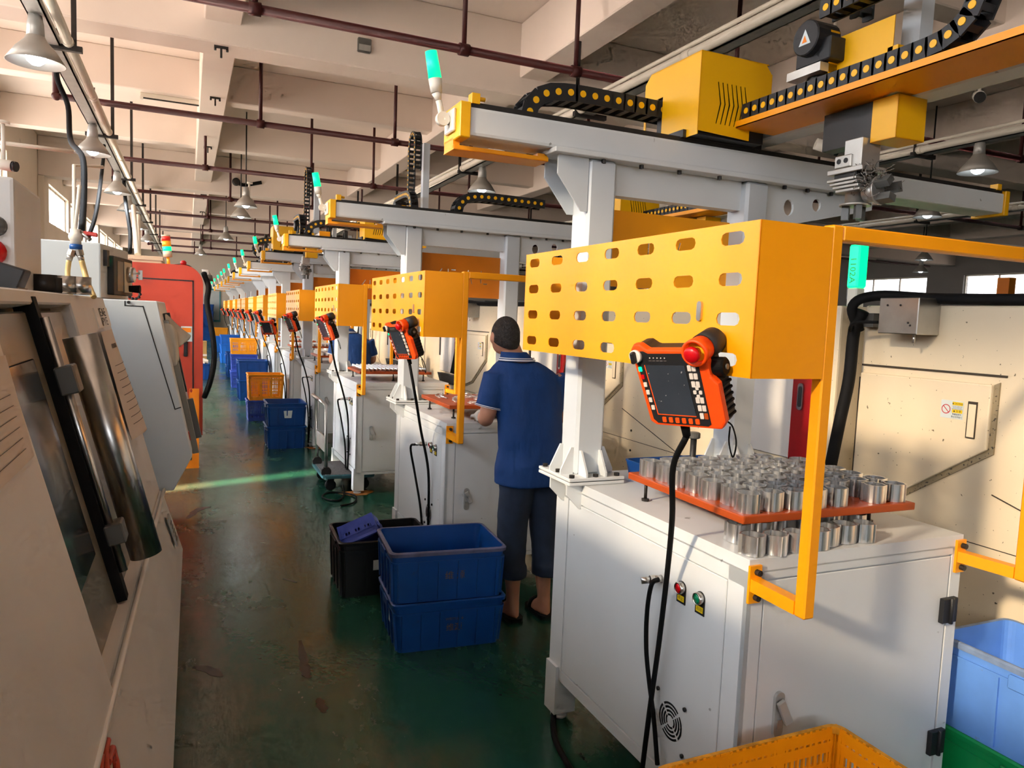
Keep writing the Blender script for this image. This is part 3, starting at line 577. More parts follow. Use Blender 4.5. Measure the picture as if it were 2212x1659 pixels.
# beige box and hose beside it
T5 = thing('beige_cabinet', (-.45, 10.6, 0), 'beige cabinet top showing behind the vermilion machine', 'cabinet'); a = at(265, 547, 'y', 10.2); b = at(350, 562, 'y', 10.2); G().box(a.x-.8, b.x, 10.2, 11.2, 0, 2.24).build('body', BEI, T5, .01); G().box(a.x-.8, b.x+.01, 10.19, 11.21, 2.2, 2.25).build('top_rim', BEI, T5)
cable('black_hose', [at(440, 590, 'y', 8.3), at(450, 620, 'y', 8.2), at(447, 655, 'y', 8.1), at(455, 700, 'y', 8.05), at(462, 750, 'y', 8.0), at(461, 790, 'y', 8.0), at(452, 830, 'y', 8.05), at(441, 858, 'y', 8.12)], .028, BKR, 'thick black hose bowing out of the vermilion machine', 'hose')
T6 = thing('swan_neck_lamp', at(446, 590, 'y', 8.9), 'small white jointed work light beyond the vermilion machine', 'lamp'); g = G(); g.tube([at(436, 586, 'y', 8.9), at(449, 586, 'y', 8.9), at(452, 596, 'y', 8.9)], .02, 8); g.build('arm', GR1, T6); G().cyl(at(452, 594, 'y', 8.9), at(451, 607, 'y', 8.9), .03, .05, n=12).build('head', DGY, T6)
# ================================================================== GANTRY LOADERS (authored at the first cell)
OFFS = [0, 2.57, 5.1, 7.5, 9.9, 12.0, 14.1, 16.3, 17.9, 20.1, 23.0, 26.0]
GROOT = Vector((1.83, 2.08, 0))
def bolt(g, p, d, r=.011, h=.012): g.cyl(Vector(p), Vector(p)+Vector(d)*h, r, n=8, smooth=False); g.cyl(Vector(p)+Vector(d)*h, Vector(p)+Vector(d)*(h+.001), r*.5, n=6)
def chain_links(pts, wax, hw, hh, parent, step):
    """links along a path, wax = width axis; yellow dots on both side plates"""
    P = catmull(pts, 24); L = [0]
    for a, b in zip(P[:-1], P[1:]): L.append(L[-1]+(b-a).length)
    wax = Vector(wax).normalized(); s = 0; o_ = org(parent); out = []
    proto = None
    while s+step <= L[-1]:
        def pt(q):
            for i in range(len(L)-1):
                if L[i+1] >= q: return P[i].lerp(P[i+1], (q-L[i])/max(1e-9, L[i+1]-L[i]))
            return P[-1]
        a, b = pt(s), pt(s+step); t = (b-a).normalized(); n = wax.cross(t).normalized()
        if proto is None:
            g = G()
            for w_ in (-1, 1):
                g.prism([(-step*.56, -hh), (step*.56, -hh), (step*.62, 0), (step*.56, hh), (-step*.56, hh), (-step*.62, 0)], 'y', w_*hw-.004, w_*hw+.004)
            g.box(-step*.22, step*.22, -hw, hw, hh*.55, hh*.9); g.box(-step*.22, step*.22, -hw, hw, -hh*.9, -hh*.55)
            g.cur = 1
            for w_ in (-1, 1): g.cyl((0, w_*(hw+.003), 0), (0, w_*(hw+.0065), 0), min(hh*.40, step*.25), n=12)
            proto = g.build('chain_link', [BK, YD], None); o = proto
        else:
            o = proto.copy(); COL.objects.link(o)
        o.parent = parent
        o.matrix_local = Matrix.Translation((a+b)/2-o_) @ Matrix((t, wax, n)).transposed().to_4x4()
        out.append(o); s += step
    return out
def chain_solid(pts, wax, hw, hh, parent):
    P = catmull(pts, 8); wax = Vector(wax).normalized(); rings = []
    for i, p in enumerate(P):
        t = (P[min(i+1, len(P)-1)]-P[max(i-1, 0)]).normalized(); n = wax.cross(t).normalized()
        rings.append([p-wax*hw-n*hh, p+wax*hw-n*hh, p+wax*hw+n*hh, p-wax*hw+n*hh])
    g = G(); g.loft(rings, smooth=False); return g.build('cable_chain', BK, parent)
SLOT_Y = [1.412+.182*k for k in range(7)]; SLOT_Z = [1.576, 1.672, 1.766, 1.862]
def gantry(detail):
    T = thing('gantry_loader', GROOT, 'x', 'gantry', 'row of white gantry loaders')
    # cabinet
    g = G(); g.box(1.41, 2.26, 1.53, 2.65, .19, 1.01)
    g.box(1.40, 2.27, 1.52, 2.66, .985, 1.025)
    for y0, y1 in ((1.52, 1.60), (2.56, 2.66)): g.box(1.40, 1.415, y0, y1, .18, .99)
    for z0, z1 in ((.18, .225), (.945, .99)): g.box(1.40, 1.415, 1.52, 2.66, z0, z1)
    for x0, x1 in ((1.40, 1.455), (2.225, 2.27)): g.box(x0, x1, 1.52, 1.535, .18, .99)
    for z0, z1 in ((.18, .20), (.965, .99)): g.box(1.40, 2.27, 1.52, 1.535, z0, z1)
    g.build('cabinet', W_, T)
    g = G(); g.box(1.401, 1.42, 1.606, 2.554, .231, .939); sp = g.build('side_panel', W_, T, .002 if detail else 0)
    g = G(); g.box(1.461, 2.219, 1.5215, 1.54, .206, .958); dr = g.build('door', W_, T, .002 if detail else 0)
    for (x, y) in ((1.40, 2.58), (2.19, 2.58), (1.40, 1.53), (2.19, 1.53)):
        g = G(); g.box(x-.012, x+.085, y-.005, y+.085, .03, .235); g.lathe([(.035, 0), (.035, .012), (.012, .016), (.012, .035)], (x+.035, y+.04, 0), n=12); g.build('leg', W_, T)
    if detail:
        g = G(); g.prism(rrect(1.522, 1.555, .497, .63, .0164, 5), 'y', 1.511, 1.522); h = g.build('lock_plate', RAILM, dr)
        g = G(); g.obox((1.544, 1.497, .577), Vector((.4, -.1, -.9))*.036, (.012, 0, .005), (0, .006, 0)); g.build('lock_lever', RAILM, dr, .002)
        g = G(); g.box(1.53, 1.547, 1.507, 1.512, .525, .55); g.build('lock_latch', ALD, dr)
        for z in (.345, .785):
            g = G(); g.box(2.186, 2.252, 1.505, 1.522, z-.04, z+.04); g.cyl((2.222, 1.504, z-.042), (2.222, 1.504, z+.042), .008, n=8); g.build('hinge', BK, T, .002)
        # vent, buttons, connector
        g = G()
        for k, (ra, rb) in enumerate(((.017, .0235), (.0285, .0355), (.0405, .0475), (.0525, .0595))):
            for q in range(4):
                a0 = math.radians(45+90*q+5); a1 = math.radians(45+90*(q+1)-5); N = 7; vs = []
                for i in range(N+1):
                    a = a0+(a1-a0)*i/N
                    vs += [(1.3995, 1.822+ra*math.cos(a), .405+ra*math.sin(a)), (1.3995, 1.822+rb*math.cos(a), .405+rb*math.sin(a))]
                g.add(vs+[(1.4012, b_, c_) for _, b_, c_ in vs], [(2*i, 2*i+2, 2*i+3, 2*i+1) for i in range(N)])
        g.build('vent_slots', BK, sp)
        for dy, dz in ((.07, .075), (-.07, .075), (.07, -.075), (-.07, -.075)):
            g = G(); g.lathe([(.007, 0), (.007, -.006), (.002, -.008)], (1.40, 1.822+dy, .405+dz), 'x', 10); g.build('screw', BKM, sp)
        for y, m, nm in ((1.805, RBT, 'red'), (1.714, GBT, 'green')):
            pl = [(y+.021*math.cos(math.radians(a)), .846+.021*math.sin(math.radians(a))) for a in range(0, 181, 20)]+[(y-.021, .797), (y+.021, .797)]
            g = G(); g.prism(pl, 'x', 1.398, 1.401); o = g.build('label_plate', BK, sp); G().box(1.3972, 1.3982, y-.016, y+.016, .804, .822).build('yellow_tab', YLB, o)
            g = G(); g.lathe([(.019, 0), (.019, -.014), (.016, -.016), (.0155, -.010)], (1.398, y, .846), 'x', 20, cap=False); g.build('bezel', ST, sp); G().lathe([(.016, -.006), (.0155, -.013), (.001, -.0145)], (1.398, y, .846), 'x', 20).build('push_button', m, sp)
        text('停止', .013, lambda u, v: (1.3968, 1.805-u, .813+v), 'tab_lettering', PRD, sp); text('启动', .013, lambda u, v: (1.3968, 1.714-u, .813+v), 'tab_lettering', PRD, sp)
        g = G(); g.cyl((1.40, 1.914, .837), (1.375, 1.914, .837), .013, n=12); g.cyl((1.375, 1.914, .837), (1.36, 1.918, .836), .015, n=8, smooth=False); g.cyl((1.36, 1.918, .836), (1.335, 1.93, .832), .011, n=10); g.build('connector', ST, sp)
    # columns
    for x0, x1, ga in ((1.39, 1.515, 1), (2.15, 2.27, 0)):
        g = G(); g.box(x0, x1, 2.50, 2.63, 1.05, 2.27); c = g.build('column', WB, T, .012 if detail else 0)
        g = G(); g.box(x0-.06, x1+.06 if ga else x1+.02, 2.43, 2.70, 1.026, 1.038); g.box(x0-.06, x1+.06 if ga else x1+.02, 2.43, 2.70, 1.042, 1.054); g.build('base_plate', W_, c, .002 if detail else 0)
        if detail:
            for (u, y0, y1, z) in ((x0+.02, 2.43, 2.50, 0), (x1-.02, 2.43, 2.50, 0)):
                g = G(); g.prism([(y0+.008, 1.054), (y1, 1.054), (y1, 1.15), (y1-.012, 1.15), (y0+.008, 1.07)], 'x', u-.004, u+.004); g.build('gusset', W_, c)
            for y in (2.52, 2.61):
                for (xa, xb) in (((x0-.055, x0),) if not ga else ((x0-.055, x0), (x1+.055, x1))):
                    g = G(); g.prism([(xa, 1.054), (xb, 1.054), (xb, 1.16), (xb+(-.012 if xa < xb else .012), 1.16), (xa, 1.07)], 'y', y-.004, y+.004); g.build('gusset', W_, c)
            for u, y in ((x0-.04, 2.45), (x0+.065, 2.45), (x0-.04, 2.565), (x1+.035 if ga else x1+.005, 2.45), (x0-.04, 2.68)): g = G(); bolt(g, (u, y, 1.054), (0, 0, 1)); g.build('bolt', BKM, c)
            if ga:
                for y in (2.46, 2.60):
                    g = G(); g.prism([(x0-.055, 1.026), (x0+.02, 1.026), (x0+.012, .93), (x0-.0, .93), (x0-.055, .985)], 'y', y-.004, y+.004); g.build('under_gusset', W_, c)
    g = G(); g.box(1.23, 2.92, 2.47, 2.67, 2.27, 2.288); fl_ = g.build('flange_plate', W_, T, .002 if detail else 0)
    g = G(); g.box(1.515, 2.15, 2.54, 2.60, 2.15, 2.27); g.build('cross_web', W_, T)
    for y in (2.505, 2.615):
        g = G(); g.prism([(1.26, 2.27), (1.39, 2.27), (1.39, 2.07), (1.365, 2.07), (1.26, 2.20)], 'y', y, y+.008); g.build('top_gusset', WB, T)
    hol = [[(2.40+.028*math.cos(q*.4488), 2.185+.035*math.sin(q*.4488)) for q in range(14)], [(2.56+.025*math.cos(q*.4488), 2.21+.028*math.sin(q*.4488)) for q in range(14)]] if detail else []
    g = G(); g.panel([(2.27, 2.08), (2.90, 2.22), (2.90, 2.27), (2.27, 2.27)], hol, lambda u, v, t: (u, 2.52+t, v), .012); g.build('bracket_web', W_, T)
    if detail:
        for x in (1.45, 1.62, 1.80, 2.0, 2.35, 2.48, 2.62, 2.78):
            g = G(); bolt(g, (x, 2.50, 2.27), (0, 0, -1), .009, .014); g.build('bolt', BKM, fl_)
    # main beam
    g = G(); g.box(.90, 3.80, 2.50, 2.66, 2.288, 2.388); bm_ = g.build('main_beam', W_, T, .012 if detail else 0, 2)
    for x0, x1 in ((.865, .905), (3.795, 3.83)): g = G(); g.box(x0, x1, 2.492, 2.668, 2.278, 2.40); g.build('end_cap', YD, bm_, .003 if detail else 0)
    for y in (2.52, 2.63): g = G(); g.box(.91, 3.79, y-.012, y+.012, 2.388, 2.405); g.build('guide_rail', BKM, bm_)
    if detail:
        g = G(); g.box(.91, .94, 2.50, 2.54, 2.40, 2.435); g.cyl((.94, 2.52, 2.422), (.965, 2.52, 2.422), .008, n=8); g.build('end_stop', YD, bm_); g = G(); g.box(3.74, 3.77, 2.50, 2.54, 2.40, 2.43); g.build('end_stop', YD, bm_)
    g = G(); g.box(.865, 1.24, 2.55, 2.665, 2.246, 2.249); g.box(.865, 1.24, 2.55, 2.553, 2.246, 2.262); g.box(.865, .89, 2.56, 2.66, 2.249, 2.288); g.box(1.2, 1.24, 2.56, 2.66, 2.249, 2.275); g.build('drip_tray', Y_, T)
    # sign board with cut-out letters
    hs = []
    if detail:
        for cx, kind in ((1.66, 'X'), (1.77, 'E'), (1.90, 'A'), (2.02, 'L')):
            s = {'X': [(-.035, -.05, .035, .05)], 'E': [(-.028, -.05, -.028, .05), (-.004, .045, .03, .045), (-.004, -.045, .03, -.045)], 'A': [(-.03, -.05, 0, .05), (.012, .012, .03, -.05)], 'L': [(-.02, -.04, -.02, .05), (0, -.045, .032, -.045)]}[kind]
            for (a, b, c, d) in s:
                v = Vector((c-a, d-b)).normalized(); nn = Vector((-v.y, v.x))*.0035
                hs.append([(cx+a+nn.x, 1.95+b+nn.y), (cx+a-nn.x, 1.95+b-nn.y), (cx+c-nn.x, 1.95+d-nn.y), (cx+c+nn.x, 1.95+d+nn.y)])
    g = G(); g.panel([(1.515, 1.80), (2.15, 1.80), (2.15, 2.105), (1.515, 2.105)], hs, lambda u, v, t: (u, 2.60+t, v), .004); g.build('sign_board', OR, T)
    # guard
    def slot(y, z): return [(y+dy*(.0265)+.0155*math.cos(math.radians(a)), z+.0155*math.sin(math.radians(a))) for dy, rng in ((1, (-90, -45, 0, 45, 90)), (-1, (90, 135, 180, 225, 270))) for a in rng]
    holes = [slot(y, z) for y in SLOT_Y for z in SLOT_Z] if detail else [[(y-.035, z-.014), (y+.035, z-.014), (y+.035, z+.014), (y-.035, z+.014)] for y in SLOT_Y for z in SLOT_Z]
    g = G(); g.panel([(1.32, 1.537), (2.58, 1.537), (2.58, 1.897), (1.32, 1.897)], holes, lambda u, v, t: (1.18+t, u, v), .003); g.box(1.18, 1.40, 1.32, 1.323, 1.537, 1.897); g.box(1.18, 1.375, 2.577, 2.58, 1.537, 1.897); g.build('guard_panel', Y_, T)
    if detail:
        p_ = (1.177, 1.517, 1.70); g = G(); g.prism(rrect(1.507, 1.525, 1.665, 1.715, .0089, 4), 'x', 1.174, 1.18); g.build('hook_plate', ST, T)
    g = G(); g.box(1.40, 1.435, 1.32, 1.355, .935, 1.905); g.build('guard_post', Y_, T, .004 if detail else 0)
    g = G(); g.box(2.265, 2.30, 1.32, 1.355, .935, 1.905); g.build('guard_post', Y_, T, .004 if detail else 0)
    g = G(); g.box(1.435, 2.265, 1.32, 1.355, 1.868, 1.905); g.build('guard_rail', Y_, T, .004 if detail else 0)
    for x in (1.40, 2.237):
        dx = .0 if x < 2 else .028
        g = G(); vs = [(x, 1.515, .94), (x+.035, 1.515, .94), (x+.035, 1.515, .975), (x, 1.515, .975), (x+dx, 1.355, .937), (x+dx+.035, 1.355, .937), (x+dx+.035, 1.355, .972), (x+dx, 1.355, .972)]
        g.add(vs, [(0, 1, 2, 3), (4, 7, 6, 5), (0, 4, 5, 1), (1, 5, 6, 2), (2, 6, 7, 3), (3, 7, 4, 0)]); g.build('guard_arm', Y_, T)
        g = G(); g.box(x-.003, x+.038, 1.512, 1.52, .905, 1.01); o = g.build('bracket', Y_, T)
        if detail:
            for z in (.922, .992): g = G(); bolt(g, (x+.02, 1.512, z), (0, -1, 0), .009, .014); g.build('bolt', BKM, o)
    # stack light
    g = G(); g.prism([(2.535, 2.305), (2.63, 2.305), (2.63, 2.385), (2.535, 2.385)], 'x', .853, .866); br = g.build('lamp_bracket', GR1, T, .004 if detail else 0)
    e0 = Vector((.828, 2.575, 2.349)); e1 = Vector((.812, 2.575, 2.41)); e2 = Vector((.803, 2.575, 2.435)); e3 = Vector((.796, 2.575, 2.482)); e4 = Vector((.778, 2.575, 2.572))
    g = G(); g.cyl(e0+Vector((0, -.012, 0)), e0+Vector((0, .012, 0)), .024, n=16); g.cyl(e0, (.855, 2.58, 2.345), .014, n=8); g.cyl(e0, e1, .011, n=10); g.cyl(e1, e2, .009, .018, n=12); g.cyl(e2, e3, .020, .024, n=16); g.build('lamp_stem', GR1, br)
    g = G(); g.cyl(e3, e4, .0235, .021, n=18); g.build('green_lens', GRN, br)
    # carriage (its sub-parts travel with it)
    hol = []
    if detail:
        for k in range(7):
            x = 1.90+.022*k; hol.append([(x, 2.61), (x+.006, 2.61), (x+.024, 2.53), (x+.006, 2.45), (x, 2.45), (x+.016, 2.53)])
    g = G(); g.panel([(1.815, 2.415), (2.07, 2.405), (2.07, 2.53), (2.17, 2.53), (2.17, 2.675), (2.135, 2.715), (1.815, 2.715)], hol, lambda u, v, t: (u, 2.42+t, v), .003)
    g.panel([(2.42, 2.40), (2.80, 2.40), (2.80, 2.68), (2.76, 2.715), (2.42, 2.715)], [[(2.665, 2.41), (2.785, 2.41), (2.785, 2.60), (2.665, 2.60)]], lambda u, v, t: (1.815+t, u, v), .003)
    g.box(1.815, 2.15, 2.42, 2.76, 2.712, 2.716); g.box(2.167, 2.17, 2.42, 2.80, 2.53, 2.68)
    cv = g.build('carriage_cover', YD, T)
    G().box(1.83, 2.16, 2.44, 2.72, 2.405, 2.70).build('dark_interior', BK, cv); G().box(1.80, 2.20, 2.49, 2.68, 2.40, 2.43).build('slide_plate', BKM, cv)  # black box behind the louvres stands in for the shaded inside
    xc = [(2.4, 2.725, 2.33), (1.38, 2.725, 2.33), (1.27, 2.725, 2.345), (1.205, 2.725, 2.43), (1.25, 2.725, 2.52), (1.36, 2.725, 2.552), (1.60, 2.725, 2.555), (1.92, 2.725, 2.55)]
    yc = [(2.045, 2.40, 2.505), (2.045, 2.0, 2.505), (2.045, 1.66, 2.505), (2.045, 1.53, 2.52), (2.045, 1.46, 2.585), (2.045, 1.48, 2.68), (2.045, 1.56, 2.745), (2.045, 1.72, 2.765), (2.045, 2.06, 2.765)]
    zc = [(2.16, 1.985, 2.75), (2.16, 1.98, 3.05), (2.16, 1.98, 3.25), (2.16, 1.95, 3.34), (2.16, 1.88, 3.37), (2.16, 1.81, 3.34), (2.16, 1.78, 3.25), (2.16, 1.78, 3.0)]
    if detail == 2:
        chain_links(xc, (0, 1, 0), .048, .033, bm_, .055); chain_links(yc, (1, 0, 0), .03, .03, cv, .047); chain_links(zc, (1, 0, 0), .03, .022, cv, .045)
    else:
        for c_ in (xc, ): chain_solid(c_, (0, 1, 0), .048, .033, bm_)
        chain_solid(yc, (1, 0, 0), .03, .03, cv); chain_solid(zc, (1, 0, 0), .03, .022, cv)
    # reach arm towards the camera side
    g = G(); g.box(2.00, 2.205, 1.30, 2.43, 2.446, 2.450); g.box(2.00, 2.004, 1.30, 2.43, 2.446, 2.472); g.build('arm_tray', Y_, cv)
    g = G(); g.box(2.205, 2.31, 1.24, 2.76, 2.44, 2.56); g.build('arm_beam', W_, cv, .006 if detail else 0)
    g = G(); g.box(2.2, 2.32, 1.225, 1.245, 2.43, 2.57); g.build('arm_cap', Y_, cv)
    # vertical axis
    G().box(2.225, 2.285, 1.80, 1.87, 2.32, 3.28).build('z_column', WB, cv)
    g = G(); g.box(2.14, 2.20, 1.885, 2.10, 2.31, 2.44); g.build('z_plate', BKM, cv)
    g = G(); g.box(2.135, 2.27, 1.785, 1.788, 2.30, 2.44); g.box(2.135, 2.138, 1.785, 1.885, 2.30, 2.44); g.box(2.135, 2.27, 1.785, 1.885, 2.30, 2.303); g.build('z_cover', YD, cv)
    g = G(); g.box(2.13, 2.133, 1.82, 2.05, 2.55, 2.70); g.box(2.09, 2.133, 2.05, 2.053, 2.55, 2.72); g.box(2.13, 2.28, 1.80, 1.84, 2.55, 2.60); g.build('z_bracket', YD, cv)
    if detail:
        g = G(); g.cyl((2.03, 2.11, 2.70), (2.14, 2.11, 2.70), .062, n=20, smooth=False); g.box(2.06, 2.2, 2.02, 2.18, 2.61, 2.69); g.build('servo_motor', BK, cv, .004)
        g = G(); g.add([(2.028, 2.137, 2.675), (2.028, 2.082, 2.675), (2.028, 2.11, 2.73)], [(0, 1, 2)]); g.build('warning_triangle', SIGNW, cv)
        g = G(); g.add([(2.027, 2.122, 2.682), (2.027, 2.098, 2.682), (2.027, 2.11, 2.708)], [(0, 1, 2)]); g.build('warning_mark', OR, cv)
        g = G(); g.box(2.05, 2.2, 2.05, 2.21, 2.575, 2.605); g.build('motor_plate', ALD, cv); g = G(); g.cyl((2.12, 2.12, 2.52), (2.12, 2.12, 2.575), .04, n=18, smooth=False); g.build('pinion', BKM, cv)
        # gripper head
        X, Yc = 2.15, 1.945
        g = G(); g.box(X-.045, X+.045, Yc-.055, Yc+.02, 2.215, 2.32); g.build('gripper_mount', ALD, cv, .003)
        g = G(); g.box(X-.055, X+.05, Yc-.02, Yc+.05, 2.225, 2.268); g.build('valve_block', ALD, cv, .003)
        g = G()
        for y in (Yc+.0, Yc+.03): g.cyl((X-.057, y, 2.248), (X-.053, y, 2.248), .009, n=12)
        g.build('port', BK, cv)
        g = G(); g.box(X-.06, X+.06, Yc-.075, Yc+.075, 2.205, 2.222); g.build('gripper_plate', ALD, cv, .002)
        for k in range(4): g = G(); g.box(X-.07+.002*k, X+.05, Yc-.06-.004*k, Yc+.065-.012*k, 2.176-.0125*k, 2.186-.0125*k); g.build('cooling_fin', ALD, cv, .002)
        g = G(); g.box(X-.05, X+.05, Yc-.045, Yc+.05, 2.186, 2.206); g.build('gripper_neck', BKM, cv)
        g = G(); g.lathe([(.035, 0), (.036, .045), (.045, .05), (.045, .056), (.03, .06)], (X, Yc-.005, 2.098), n=20); g.lathe([(.052, 0), (.052, .007)], (X, Yc-.005, 2.095), n=24); g.build('gripper_body', ALD, cv)
        for q in range(3):
            a = 2.1+q*2.094; g = G(); c_ = Vector((X+.03*math.cos(a), Yc-.005+.03*math.sin(a), 2.072)); g.obox(c_, Vector((math.cos(a), math.sin(a), 0))*.012, Vector((-math.sin(a), math.cos(a), 0))*.010, (0, 0, .024)); g.build('jaw', DGY, cv)
        g = G(); d = Vector((.1, -.85, .05)).normalized(); c0 = Vector((X, Yc-.05, 2.135)); g.cyl(c0, c0+d*.05, .034, n=16); g.cyl(c0+d*.045, c0+d*.052, .05, n=18); g.build('gripper_body', ALD, cv)
        for q in range(3):
            a = .5+q*2.094; u = d.orthogonal().normalized(); v = d.cross(u); g = G(); c_ = c0+d*.075+u*.032*math.cos(a)+v*.032*math.sin(a); g.obox(c_, d*.026, (u*math.cos(a)+v*math.sin(a))*.012, (v*math.cos(a)-u*math.sin(a))*.018); g.build('jaw', DGY, cv)
        rnd = random.Random(3); g = G()
        for k in range(46):
            c_ = Vector((X-.02+rnd.gauss(0, .022), Yc-.075+rnd.gauss(0, .026), 2.175+rnd.gauss(0, .026))); pts = [c_]
            for q in range(6): pts.append(pts[-1]+Vector((rnd.gauss(0, .011), rnd.gauss(0, .011), rnd.gauss(0, .011))))
            g.tube(catmull(pts, 3), .0011, 4)
        o = g.build('swarf_tangle', SWF, cv); o['kind'] = 'stuff'
    return T, cv
NTH = ['nearest', 'second', 'third', 'fourth', 'fifth', 'sixth', 'seventh', 'eighth', 'ninth', 'tenth', 'eleventh', 'farthest']
def glabel(i): return ('nearest white gantry loader with yellow slotted guard and cup tray' if i == 0 else '%s white gantry loader with yellow guard in the row%s' % (NTH[i], ', counted from the camera' if i < 11 else ''))
gd, cvd = gantry(2)
gd['label'] = glabel(0)
CSHIFT = [0, 1.25, -.18, -.82, .5, .2, .9, -.5, .4, -.3, .6, .1]
BOARD = {0: mat('amber_board', (244, 158, 0), .5), 1: mat('brown_orange_board', (206, 116, 2), .5), 2: mat('vivid_orange_board', (255, 132, 4), .5)}
GANTRY = [gd]
def restyle(t, i):
    for ch in t.children:
        if ch.name.startswith('carriage_cover'): ch.location.x += CSHIFT[i]
        if ch.name.startswith('main_beam'):
            for c2 in ch.children:
                if c2.name.startswith(('chain_link', 'cable_chain')): c2.location.x += CSHIFT[i]/2
for i in (1, 2, 3):
    t = copy_tree(gd); t.location.y += OFFS[i]; t['label'] = glabel(i); restyle(t, i); GANTRY.append(t)
gs, cvs = gantry(0); gs['label'] = glabel(4); gs.location.y += OFFS[4]
for i in range(5, 12):
    t = copy_tree(gs); t.location.y = GROOT.y+OFFS[i]; t['label'] = glabel(i); restyle(t, i); GANTRY.append(t)
restyle(gs, 4)
for i, m_ in BOARD.items():
    for ch in GANTRY[i].children:
        if ch.name.startswith('sign_board'): ch.material_slots[0].link = 'OBJECT'; ch.material_slots[0].material = m_
# ================================================================== LATHES behind the gantries (front faces the aisle)
def lathe(Y0):
    T = thing('cream_lathe', (3.4, Y0+1.2, 0), 'x', 'lathe', 'row of cream lathes')
    g = G(); g.box(2.75, 4.3, Y0+.02, Y0+2.46, .20, 1.775); g.build('body', BEI, T, .01, 2)
    g = G(); g.box(2.85, 4.2, Y0+.1, Y0+2.4, 0, .2); g.build('plinth', BK, T)
    b = Y0+.08   # panel positions measured on the nearest lathe (its Y0 is -.08)
    door = [(b+2.36, 1.48), (b+1.775, 1.48), (b+1.775, 1.235), (b+2.13, .99), (b+2.36, .93)]
    g = G(); g.prism(door, 'x', 2.728, 2.75); dr = g.build('inspection_door', BEI, T, .006, 2)
    JB = MATS.get('shaded_recess_edge') or mat('shaded_recess_edge', (150, 136, 108), .6, spots=[((60, 54, 44), .6, 90, 3, .05)])  # darker beige paints the shadow gap round the door, plus sill speckles
    g = G(); g.prism([(b+1.775, 1.48), (b+1.755, 1.49), (b+1.755, 1.222), (b+2.12, .972), (b+2.36, .912), (b+2.36, .93), (b+2.13, .99), (b+1.775, 1.235)], 'x', 2.742, 2.7515); g.build('shaded_recess_edge', JB, T)
    g = G(); g.prism([(b+2.37, 1.518), (b+1.733, 1.518), (b+1.733, 1.510), (b+2.37, 1.510)], 'x', 2.745, 2.752); g.build('drip_edge', BED, T)
    g = G(); g.box(2.722, 2.7285, b+1.82, b+1.855, 1.27, 1.41); g.build('pull_recess', BED, dr); g = G(); g.box(2.7205, 2.7225, b+1.822, b+1.85, 1.275, 1.40); g.build('pull_plate', BEI, dr)
    # sticker
    yc, zc = b+1.92, 1.37; s = G(); s.box(2.7262, 2.728, yc-.046, yc+.046, zc-.035, zc+.035); st = s.build('warning_sticker', SIGNW, dr)
    f = lambda u, v, o=.0: (2.7255-o, yc-u, zc+v)
    g = G(); N = 24; vs = []
    for i in range(N): a = 2*math.pi*i/N; vs += [f(-.024+.0185*math.cos(a), .0185*math.sin(a)), f(-.024+.0155*math.cos(a), .0155*math.sin(a))]
    g.add(vs, [(2*i, 2*((i+1) % N), 2*((i+1) % N)+1, 2*i+1) for i in range(N)])
    g.add([f(-.0375, .0115), f(-.0355, .0135), f(-.0105, -.0115), f(-.0125, -.0135)], [(0, 1, 2, 3)]); g.build('prohibition_ring', RBT, dr)
    for v in (.0245, -.005): g = G(); g.add([f(.001, v-.0065), f(.0435, v-.0065), f(.0435, v+.0065), f(.001, v+.0065)], [(0, 1, 2, 3)]); g.build('yellow_band', YLB, dr)
    for tx, u, v, sz in (('▲ CAUTION', .022, .0245, .0075), ('DO NOT OPEN THIS', .022, .0135, .0042), ('DOOR WHEN THE', .022, .0085, .0042), ('MACHINE IS RUNNING', .022, .0035, .0042), ('▲ 注 意', .022, -.005, .009), ('机器运转中', .022, -.0175, .0075), ('禁止打开此门', .022, -.0275, .0075)):
        text(tx, sz, lambda a, c_: f(u+a, v+c_, .0006), 'sticker_lettering', PRD, dr)
    # stainless junction box on the upper panel, dirty rim hoses
    g = G(); g.box(2.62, 2.75, b+2.02, b+2.20, 1.655, 1.80); g.build('junction_box', ST, T, .003); g = G(); g.cyl((2.66, b+2.06, 1.655), (2.66, b+2.06, 1.62), .006, n=8); g.build('drain_stub', ST, T)
    for x, y, z in ((2.619, b+2.06, 1.70), (2.619, b+2.05, 1.69), (2.619, b+2.16, 1.77), (2.619, b+2.1, 1.77)): g = G(); g.lathe([(.004, 0), (.004, -.002)], (x, y, z), 'x', 8); g.build('rivet', BK, T)
    g = G(); g.tube(catmull([(2.70, b+2.36, 1.66), (2.66, b+2.37, 1.77), (2.72, b+2.30, 1.815), (2.74, b+2.0, 1.80), (2.76, b+1.4, 1.79), (2.76, b+.7, 1.79)]), .022, 8); g.build('braided_hose', BKR, T)
    g = G(); g.tube(catmull([(2.69, b+2.34, 1.75), (2.68, b+2.37, 1.66), (2.66, b+2.36, 1.45), (2.64, b+2.37, 1.28), (2.60, b+2.37, 1.05)]), .026, 9); g.build('black_hose', BKR, T)
    g = G(); g.tube(catmull([(2.62, b+2.2, 1.70), (2.60, b+2.3, 1.695), (2.62, b+2.34, 1.66), (2.68, b+2.37, 1.69)]), .007, 6); g.build('thin_cable', BKR, T)
    g = G(); g.box(2.71, 2.75, b+2.30, b+2.37, 1.68, 1.74); g.build('valve_block', DGY, T); g = G(); g.box(2.735, 2.75, b+2.345, b+2.37, .93, 1.46); g.build('door_seal', BED, T)
    # sliding door side: red grip strip and grey leaf
    g = G(); g.box(2.715, 2.75, b+.05, b+.17, 1.02, 1.74); rd = g.build('grip_strip', RED, T, .003)
